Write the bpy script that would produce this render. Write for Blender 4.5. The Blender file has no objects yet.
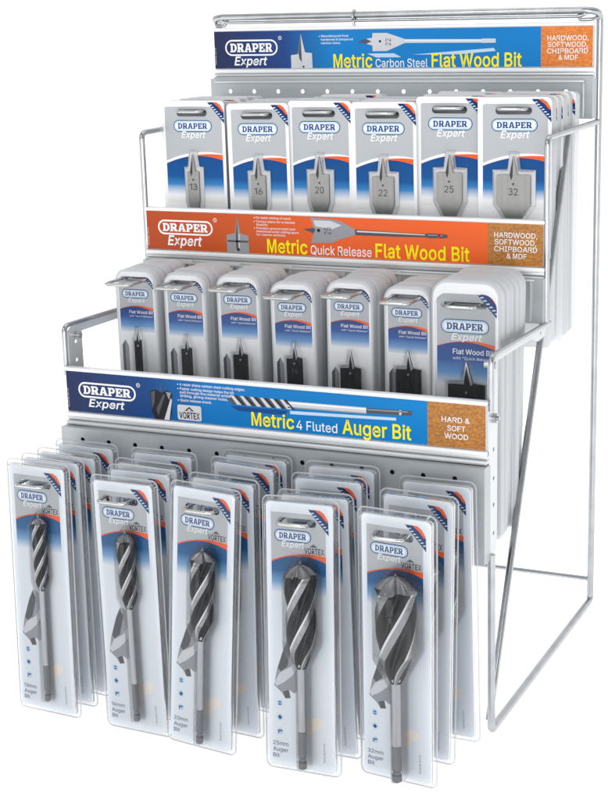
import bpy, bmesh, math, random
from mathutils import Vector, Matrix
from mathutils.geometry import tessellate_polygon
random.seed(7)
C = bpy.context.scene
COL = C.collection
PI = math.pi

# ------------------------------------------------------------------ camera
cam = bpy.data.cameras.new('camera'); cam_o = bpy.data.objects.new('camera', cam); COL.objects.link(cam_o)
YAW, PITCH, ROLL = 0.4379, 0.2512, -0.0288
F_ = Vector((-math.sin(YAW)*math.cos(PITCH), math.cos(YAW)*math.cos(PITCH), -math.sin(PITCH)))
R_ = Vector((math.cos(YAW), math.sin(YAW), 0)); U_ = R_.cross(F_)
R2 = math.cos(ROLL)*R_ + math.sin(ROLL)*U_; U2 = -math.sin(ROLL)*R_ + math.cos(ROLL)*U_
m = Matrix(((R2.x, U2.x, -F_.x), (R2.y, U2.y, -F_.y), (R2.z, U2.z, -F_.z))).to_4x4()
m.translation = Vector((0.6309, -1.2643, 0.6547))
cam_o.matrix_world = m
cam.sensor_fit = 'VERTICAL'; cam.sensor_height = 36.0; cam.lens = 1614.9/800*36
cam.clip_start = 0.02; cam.clip_end = 500
C.camera = cam_o

# ------------------------------------------------------------------ studio light
w = bpy.data.worlds.new('World'); C.world = w; w.use_nodes = True
nt = w.node_tree; nt.nodes.clear()
tc = nt.nodes.new('ShaderNodeTexCoord'); sep = nt.nodes.new('ShaderNodeSeparateXYZ')
rmp = nt.nodes.new('ShaderNodeMapRange'); rmp.inputs[1].default_value = -0.5; rmp.inputs[2].default_value = 0.35
rmp.inputs[3].default_value = 0.38; rmp.inputs[4].default_value = 1.05
bg = nt.nodes.new('ShaderNodeBackground'); out = nt.nodes.new('ShaderNodeOutputWorld')
bg.inputs[0].default_value = (1.0, 1.0, 1.0, 1)
nt.links.new(tc.outputs['Generated'], sep.inputs[0]); nt.links.new(sep.outputs['Y'], rmp.inputs[0])
nt.links.new(rmp.outputs[0], bg.inputs[1]); nt.links.new(bg.outputs[0], out.inputs[0])

def softbox(name, loc, target, sx, sy, power, col=(1, 1, 1)):
    l = bpy.data.lights.new(name, 'AREA'); l.shape = 'RECTANGLE'; l.size = sx; l.size_y = sy; l.energy = power; l.color = col
    o = bpy.data.objects.new(name, l); COL.objects.link(o); o.location = loc
    o.rotation_euler = (Vector(target)-Vector(loc)).to_track_quat('-Z', 'Y').to_euler()
softbox('key_softbox', (-1.1, -2.1, 1.25), (0, 0.1, 0.3), 2.2, 2.0, 11)
softbox('added_front_fill', (0.9, -2.2, 0.55), (0, 0.0, 0.3), 1.6, 1.0, 18)  # fill lamp added so light reaches the lower tiers
softbox('added_glint_lamp', (-0.55, -1.55, 1.75), (0, 0.0, 0.2), 0.4, 0.4, 4)  # small bright lamp added to put glints on the blister cones
softbox('top_softbox', (0.0, 0.1, 2.3), (0, 0.1, 0.3), 1.6, 1.2, 5)

C.view_settings.view_transform = 'Standard'; C.view_settings.look = 'None'
C.view_settings.exposure = 0.0; C.view_settings.gamma = 1.0
C.render.engine = 'CYCLES'
cy = C.cycles
cy.max_bounces = 16; cy.transparent_max_bounces = 64; cy.diffuse_bounces = 4; cy.glossy_bounces = 5; cy.transmission_bounces = 8
cy.caustics_reflective = False; cy.caustics_refractive = False
cy.sample_clamp_indirect = 6.0
cy.use_denoising = True

# ------------------------------------------------------------------ materials
def s2l(c): return tuple((v/255/12.92 if v/255 <= .04045 else ((v/255+.055)/1.055)**2.4) for v in c)
def mat(name, rgb, rough=.5, metal=0.0, spec=.5, bump=None, vary=None, coat=0.0):
    if name.startswith('ink_'): spec = .15
    ma = bpy.data.materials.new(name); ma.use_nodes = True
    n = ma.node_tree.nodes; L = ma.node_tree.links; b = n['Principled BSDF']
    b.inputs['Base Color'].default_value = (*s2l(rgb), 1); b.inputs['Roughness'].default_value = rough
    b.inputs['Metallic'].default_value = metal; b.inputs['Specular IOR Level'].default_value = spec
    if coat: b.inputs['Coat Weight'].default_value = coat; b.inputs['Coat Roughness'].default_value = .08
    t = n.new('ShaderNodeTexCoord')
    if vary:                                   # vary=(scale, amount, stretch xyz): colour and gloss wander a little
        mp = n.new('ShaderNodeMapping'); mp.inputs['Scale'].default_value = vary[2]
        nz = n.new('ShaderNodeTexNoise'); nz.inputs['Scale'].default_value = vary[0]; nz.inputs['Detail'].default_value = 5
        L.new(t.outputs['Object'], mp.inputs[0]); L.new(mp.outputs[0], nz.inputs['Vector'])
        r = n.new('ShaderNodeMapRange'); r.inputs[1].default_value = .3; r.inputs[2].default_value = .7
        r.inputs[3].default_value = 1-vary[1]; r.inputs[4].default_value = 1+vary[1]
        L.new(nz.outputs['Fac'], r.inputs[0])
        mx = n.new('ShaderNodeVectorMath'); mx.operation = 'SCALE'; mx.inputs[0].default_value = s2l(rgb)
        L.new(r.outputs[0], mx.inputs['Scale']); L.new(mx.outputs[0], b.inputs['Base Color'])
        r2 = n.new('ShaderNodeMath'); r2.operation = 'MULTIPLY'; r2.inputs[1].default_value = rough
        L.new(r.outputs[0], r2.inputs[0]); L.new(r2.outputs[0], b.inputs['Roughness'])
    if bump:
        nz = n.new('ShaderNodeTexNoise'); nz.inputs['Scale'].default_value = bump[0]; nz.inputs['Detail'].default_value = 4
        bp = n.new('ShaderNodeBump'); bp.inputs['Strength'].default_value = bump[1]; bp.inputs['Distance'].default_value = .001
        L.new(t.outputs['Object'], nz.inputs['Vector']); L.new(nz.outputs['Fac'], bp.inputs['Height']); L.new(bp.outputs[0], b.inputs['Normal'])
    return ma

def ramp_mat(name, axis, stops, rough=.35, noise=None):
    """printed gradient along a local axis: stops = [(coordinate in m, rgb)]"""
    ma = bpy.data.materials.new(name); ma.use_nodes = True
    n = ma.node_tree.nodes; L = ma.node_tree.links; b = n['Principled BSDF']; b.inputs['Roughness'].default_value = rough; b.inputs['Specular IOR Level'].default_value = .18
    t = n.new('ShaderNodeTexCoord'); sp = n.new('ShaderNodeSeparateXYZ'); L.new(t.outputs['Object'], sp.inputs[0])
    a, z = stops[0][0], stops[-1][0]
    mr = n.new('ShaderNodeMapRange'); mr.inputs[1].default_value = a; mr.inputs[2].default_value = z
    L.new(sp.outputs[axis], mr.inputs[0])
    cr = n.new('ShaderNodeValToRGB'); e = cr.color_ramp.elements
    while len(e) < len(stops): e.new(.5)
    for i, (p, c) in enumerate(stops): e[i].position = (p-a)/(z-a); e[i].color = (*s2l(c), 1)
    L.new(mr.outputs[0], cr.inputs[0]); L.new(cr.outputs[0], b.inputs['Base Color'])
    return ma

def wood_mat(name, c1, c2, scale):
    ma = bpy.data.materials.new(name); ma.use_nodes = True
    n = ma.node_tree.nodes; L = ma.node_tree.links; b = n['Principled BSDF']; b.inputs['Roughness'].default_value = .4
    t = n.new('ShaderNodeTexCoord'); mp = n.new('ShaderNodeMapping'); mp.inputs['Scale'].default_value = (1, 1, 1.6); mp.inputs['Rotation'].default_value = (0, .9, 0)
    nz = n.new('ShaderNodeTexNoise'); nz.inputs['Scale'].default_value = scale; nz.inputs['Detail'].default_value = 8; nz.inputs['Roughness'].default_value = .7
    cr = n.new('ShaderNodeValToRGB'); e = cr.color_ramp.elements; e[0].position = .36; e[1].position = .64
    e[0].color = (*s2l(c1), 1); e[1].color = (*s2l(c2), 1)
    L.new(t.outputs['Object'], mp.inputs[0]); L.new(mp.outputs[0], nz.inputs['Vector']); L.new(nz.outputs['Fac'], cr.inputs[0]); L.new(cr.outputs[0], b.inputs['Base Color'])
    return ma

def film_mat(name, tint, haze, ior=1.45, rough=.06, hazecol=(240, 243, 248), gain=1.0, trans=.28):
    """thin clear plastic: see-through, mirror-like at glancing angles, a little milky"""
    ma = bpy.data.materials.new(name); ma.use_nodes = True
    n = ma.node_tree.nodes; L = ma.node_tree.links; n.clear()
    o = n.new('ShaderNodeOutputMaterial'); tr = n.new('ShaderNodeBsdfTransparent'); tr.inputs[0].default_value = (*tint, 1)
    gl = n.new('ShaderNodeBsdfGlossy'); gl.inputs['Roughness'].default_value = rough
    df = n.new('ShaderNodeBsdfDiffuse'); df.inputs[0].default_value = (*s2l(hazecol), 1)
    tl = n.new('ShaderNodeBsdfTranslucent'); tl.inputs[0].default_value = (*s2l(hazecol), 1)
    m0 = n.new('ShaderNodeMixShader'); m0.inputs[0].default_value = trans; L.new(df.outputs[0], m0.inputs[1]); L.new(tl.outputs[0], m0.inputs[2])
    m1 = n.new('ShaderNodeMixShader'); m1.inputs[0].default_value = haze; L.new(tr.outputs[0], m1.inputs[1]); L.new(m0.outputs[0], m1.inputs[2])
    fr = n.new('ShaderNodeFresnel'); fr.inputs[0].default_value = ior
    t = n.new('ShaderNodeTexCoord'); nz = n.new('ShaderNodeTexNoise'); nz.inputs['Scale'].default_value = 45
    bp = n.new('ShaderNodeBump'); bp.inputs['Strength'].default_value = .25; bp.inputs['Distance'].default_value = .002
    L.new(t.outputs['Object'], nz.inputs['Vector']); L.new(nz.outputs['Fac'], bp.inputs['Height'])
    L.new(bp.outputs[0], gl.inputs['Normal'])
    mu = n.new('ShaderNodeMath'); mu.operation = 'MULTIPLY'; mu.inputs[1].default_value = gain; mu.use_clamp = True
    L.new(fr.outputs[0], mu.inputs[0])
    m2 = n.new('ShaderNodeMixShader'); L.new(mu.outputs[0], m2.inputs[0]); L.new(m1.outputs[0], m2.inputs[1]); L.new(gl.outputs[0], m2.inputs[2])
    L.new(m2.outputs[0], o.inputs[0])
    return ma

M = {}
M['silver'] = mat('silver_paint', (176, 181, 184), .36, .35, vary=(14, .09, (.6, 1, 2.2)), bump=(900, .06))
M['silver_light'] = mat('silver_channel', (205, 208, 210), .3, .4, vary=(20, .04, (1, 1, 1)))
M['wire'] = mat('plated_wire', (176, 179, 182), .22, .95, vary=(60, .10, (1, 1, 1)))
M['hook'] = mat('chrome_hook', (196, 196, 195), .12, 1.0)
M['lip'] = mat('white_lip', (240, 241, 243), .25)
M['white'] = mat('card_white', (240, 241, 243), .4)
M['whiteA'] = mat('card_cool_white', (224, 230, 238), .4)
M['grey'] = mat('card_grey', (176, 180, 184), .4)
M['greyA'] = mat('card_grey_cool', (178, 182, 187), .4)
M['navy'] = mat('ink_navy', (24, 52, 104), .4)
M['inkblue'] = mat('ink_blue', (18, 74, 138), .4)
M['paleblue'] = mat('ink_pale_blue', (190, 216, 240), .4)
M['orange'] = mat('ink_orange', (240, 98, 46), .4)
M['red'] = mat('ink_red', (206, 50, 52), .4)
M['black'] = mat('ink_black', (38, 38, 42), .4)
M['inkgrey'] = mat('ink_grey', (150, 152, 158), .45)
M['inkdark'] = mat('ink_dark_grey', (84, 86, 92), .45)
M['inklight'] = mat('ink_light_grey', (206, 208, 213), .45)
M['beige'] = mat('ink_beige', (242, 234, 224), .45)
M['yellow'] = mat('ink_yellow', (255, 238, 20), .4)
M['textgrey'] = mat('ink_text_grey', (92, 104, 132), .45)
M['shanksteel'] = mat('shank_steel', (146, 148, 152), .3, .9, vary=(260, .12, (1, 1, .1)))
M['steel'] = mat('brushed_steel', (150, 149, 146), .34, .85, vary=(300, .10, (1, 1, .08)))
M['steelbright'] = mat('ground_steel', (184, 185, 187), .28, .9)
M['dark'] = mat('hole_shade', (40, 41, 43), .8)
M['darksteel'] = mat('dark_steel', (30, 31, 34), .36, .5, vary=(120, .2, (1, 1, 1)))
M['blacksteel'] = mat('black_oxide', (40, 39, 40), .3, .55, vary=(160, .45, (1, 1, .2)), bump=(700, .15))
M['midsteel'] = mat('grey_steel', (128, 130, 133), .3, .85, vary=(150, .15, (1, 1, 1)))
M['hexsteel'] = mat('hex_steel', (98, 101, 106), .34, .8)
M['engrave'] = mat('engraved_mark', (62, 62, 62), .6)
M['pocket'] = film_mat('pocket_edge_highlight', (.98, .985, .99), .93, 1.4, .12, hazecol=(240, 241, 244), gain=.6)  # highlights on the clear pocket edges put in as white haze
M['bead'] = film_mat('moulded_edge', (.99, .99, .992), .42, 1.35, .15, gain=.5)
M['clear'] = film_mat('clear_plastic', (.990, .995, .999), .02, 1.34, .07, hazecol=(226, 234, 246))
M['rim'] = film_mat('clear_rim', (.985, .988, .99), .16, 1.42, .08, gain=.7)
M['bubble'] = film_mat('clear_bubble', (.998, .999, 1.0), .02, 1.45, .035, gain=.5)
M['milky'] = film_mat('milky_wall', (.97, .975, .98), .82, 1.3, .35, hazecol=(222, 225, 229), gain=.15)
for nm_ in ('bubble',):
    for nd in M[nm_].node_tree.nodes:
        if nd.type == 'BUMP': nd.inputs['Strength'].default_value = .35
        if nd.type == 'TEX_NOISE': nd.inputs['Scale'].default_value = 110
M['frost'] = film_mat('frosted_edge', (.98, .985, .99), .84, 1.38, .12, hazecol=(242, 244, 247), gain=.8, trans=.10)
M['ground'] = None
M['blueA'] = ramp_mat('print_blue_auger', 'Z', [(-.082, (224, 230, 238)), (-.073, (116, 160, 202)), (-.063, (14, 92, 146)), (-.046, (14, 76, 128))])
M['blueT'] = ramp_mat('print_blue_flat', 'Z', [(-.104, (236, 234, 230)), (-.096, (238, 240, 244)), (-.085, (50, 128, 190)), (-.077, (4, 82, 148)), (-.05, (4, 68, 132))])
M['blueM'] = ramp_mat('print_blue_small', 'Z', [(-.0635, (238, 240, 243)), (-.056, (104, 154, 208)), (-.048, (20, 78, 156)), (-.034, (16, 42, 106))])
M['blueL'] = ramp_mat('print_blue_large', 'Z', [(-.095, (238, 240, 243)), (-.084, (110, 160, 212)), (-.072, (12, 78, 154)), (-.052, (12, 54, 122))])
M['signlow'] = ramp_mat('sign_blue_low', 'X', [(-.21, (34, 44, 82)), (-.12, (20, 66, 126)), (-.06, (0, 114, 186)), (.21, (0, 128, 198))], .3)
M['signmid'] = ramp_mat('sign_orange', 'X', [(-.21, (172, 70, 32)), (-.09, (204, 88, 36)), (.0, (232, 98, 42)), (.21, (240, 104, 44))], .3)
M['signtop'] = ramp_mat('sign_blue_top', 'X', [(-.21, (34, 40, 72)), (-.125, (26, 66, 132)), (-.07, (0, 126, 198)), (.21, (0, 122, 194))], .3)
M['woodbrown'] = wood_mat('print_chipboard', (136, 84, 28), (200, 134, 56), 420)
M['woodorange'] = wood_mat('print_orange_wood', (196, 96, 18), (232, 138, 46), 300)

# white ground: glow added to keep it pure white and shadowless
g = bpy.data.materials.new('white_ground_added_glow'); g.use_nodes = True
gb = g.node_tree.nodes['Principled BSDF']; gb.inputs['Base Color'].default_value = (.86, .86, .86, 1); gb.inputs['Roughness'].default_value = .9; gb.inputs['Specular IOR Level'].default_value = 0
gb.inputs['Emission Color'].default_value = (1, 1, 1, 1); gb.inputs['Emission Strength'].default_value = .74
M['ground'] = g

# ------------------------------------------------------------------ mesh helpers
class MB:
    def __init__(s): s.v = []; s.f = []; s.m = []; s.sm = []; s.mats = []
    def slot(s, k):
        if k not in s.mats: s.mats.append(k)
        return s.mats.index(k)
    def add(s, vs, fs, k, smooth=False):
        o = len(s.v); i = s.slot(k); s.v += [tuple(p) for p in vs]
        for f in fs: s.f.append(tuple(o+j for j in f)); s.m.append(i); s.sm.append(smooth)
    def build(s, name, parent=None, loc=None):
        me = bpy.data.meshes.new(name); me.from_pydata(s.v, [], s.f)
        for k in s.mats: me.materials.append(M[k])
        me.polygons.foreach_set('material_index', s.m); me.polygons.foreach_set('use_smooth', s.sm); me.update()
        o = bpy.data.objects.new(name, me); COL.objects.link(o)
        if parent: o.parent = parent
        if loc: o.location = loc
        return o
    def box(s, x0, x1, y0, y1, z0, z1, k, bev=0.0):
        if bev <= 0:
            vs = [(x, y, z) for x in (x0, x1) for y in (y0, y1) for z in (z0, z1)]
            s.add(vs, [(0, 1, 3, 2), (4, 6, 7, 5), (0, 4, 5, 1), (2, 3, 7, 6), (0, 2, 6, 4), (1, 5, 7, 3)], k); return
        bm = bmesh.new(); bmesh.ops.create_cube(bm, size=1)
        for v in bm.verts: v.co = Vector(((x0+x1)/2+v.co.x*(x1-x0), (y0+y1)/2+v.co.y*(y1-y0), (z0+z1)/2+v.co.z*(z1-z0)))
        bmesh.ops.bevel(bm, geom=bm.edges[:], offset=bev, segments=2, profile=.5, affect='EDGES')
        bm.verts.index_update(); s.add([v.co[:] for v in bm.verts], [[v.index for v in f.verts] for f in bm.faces], k, True); bm.free()
    def poly(s, outer, y, k, holes=(), mapf=None):
        """flat shape in the XZ plane facing -Y"""
        loops = [[Vector((x, z, 0)) for x, z in l] for l in [outer, *holes]]
        tri = tessellate_polygon(loops); flat = [p for l in loops for p in l]
        fs = []
        for t in tri:
            a, b, c = (flat[i] for i in t)
            cr = (b.x-a.x)*(c.y-a.y)-(b.y-a.y)*(c.x-a.x)
            if abs(cr) < 1e-14: continue
            fs.append(t if cr > 0 else (t[0], t[2], t[1]))
        pts = [(p.x, y, p.y) for p in flat]
        if mapf: pts = [mapf(p) for p in pts]
        s.add(pts, fs, k)
    def plate(s, outer, y0, y1, k, holes=(), edge=None):
        """slab between front y0 and back y1"""
        s.poly(outer, y0, k, holes)
        n0 = len(s.f); s.poly(outer, y1, k, holes)
        for i in range(n0, len(s.f)): s.f[i] = s.f[i][::-1]
        for l, flip in [(outer, False)]+[(h, True) for h in holes]:
            n = len(l); ar = sum(l[i][0]*l[(i+1) % n][1]-l[(i+1) % n][0]*l[i][1] for i in range(n))
            vs = [(x, y0, z) for x, z in l]+[(x, y1, z) for x, z in l]
            ff = []
            for i in range(n):
                j = (i+1) % n; q = (i, i+n, j+n, j)
                ff.append(q if (ar < 0) != flip else q[::-1])
            s.add(vs, [f[::-1] for f in ff], edge or k)
    def tube(s, pts, r, k, n=10, caps=True):
        pts = [Vector(p) for p in pts]; N = len(pts); vs = []
        t0 = (pts[1]-pts[0]).normalized(); up = Vector((0, 0, 1)) if abs(t0.z) < .9 else Vector((0, 1, 0))
        u = t0.cross(up).normalized()
        for i, p in enumerate(pts):
            a = (pts[i]-pts[i-1]).normalized() if i else t0; b = (pts[i+1]-pts[i]).normalized() if i < N-1 else a
            t = (a+b).normalized(); u = (u-t*u.dot(t)).normalized(); w_ = t.cross(u)
            sc = 1/max(.5, math.cos(a.angle(b)/2)) if a.length and b.length else 1
            for j in range(n):
                an = 2*PI*j/n; vs.append(p+(u*math.cos(an)+w_*math.sin(an))*r)
        fs = [(i*n+j, i*n+(j+1) % n, (i+1)*n+(j+1) % n, (i+1)*n+j) for i in range(N-1) for j in range(n)]
        s.add(vs, fs, k, True)
        if caps: s.add(vs[:n], [tuple(range(n))[::-1]], k); s.add(vs[-n:], [tuple(range(n))], k)
    def loft(s, loops, k, smooth=True, cap0=False, cap1=False):
        n = len(loops[0]); vs = [p for l in loops for p in l]
        s.add(vs, [(i*n+j, i*n+(j+1) % n, (i+1)*n+(j+1) % n, (i+1)*n+j) for i in range(len(loops)-1) for j in range(n)], k, smooth)
        if cap0: s.add(loops[0], [tuple(range(n))[::-1]], k)
        if cap1: s.add(loops[-1], [tuple(range(n))], k)

def fillet(pts, r, n=6):
    pts = [Vector(p) for p in pts]; o = [pts[0]]
    for i in range(1, len(pts)-1):
        a, b, c = pts[i-1:i+2]; d0 = (a-b); d1 = (c-b); rr = min(r, d0.length*.49, d1.length*.49)
        p0 = b+d0.normalized()*rr; p1 = b+d1.normalized()*rr
        for k in range(n+1): t = k/n; o.append(p0*(1-t)**2+b*2*t*(1-t)+p1*t*t)
    o.append(pts[-1]); return o
def rrect(x0, x1, z0, z1, r, n=6, rt=None):
    """rounded rectangle, counter-clockwise; rt = radius of the top corners"""
    rt = rt or r; o = []
    for cx, cz, a, q in ((x1-r, z0+r, -90, r), (x1-rt, z1-rt, 0, rt), (x0+rt, z1-rt, 90, rt), (x0+r, z0+r, 180, r)):
        for k in range(n+1): t = math.radians(a+90*k/n); o.append((cx+q*math.cos(t), cz+q*math.sin(t)))
    return o
def circ(x, z, r, n=14): return [(x+r*math.cos(2*PI*k/n), z+r*math.sin(2*PI*k/n)) for k in range(n)]
def arc(x, z, rx, rz, a0, a1, n=8): return [(x+rx*math.cos(math.radians(a0+(a1-a0)*k/n)), z+rz*math.sin(math.radians(a0+(a1-a0)*k/n))) for k in range(n+1)]

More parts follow.
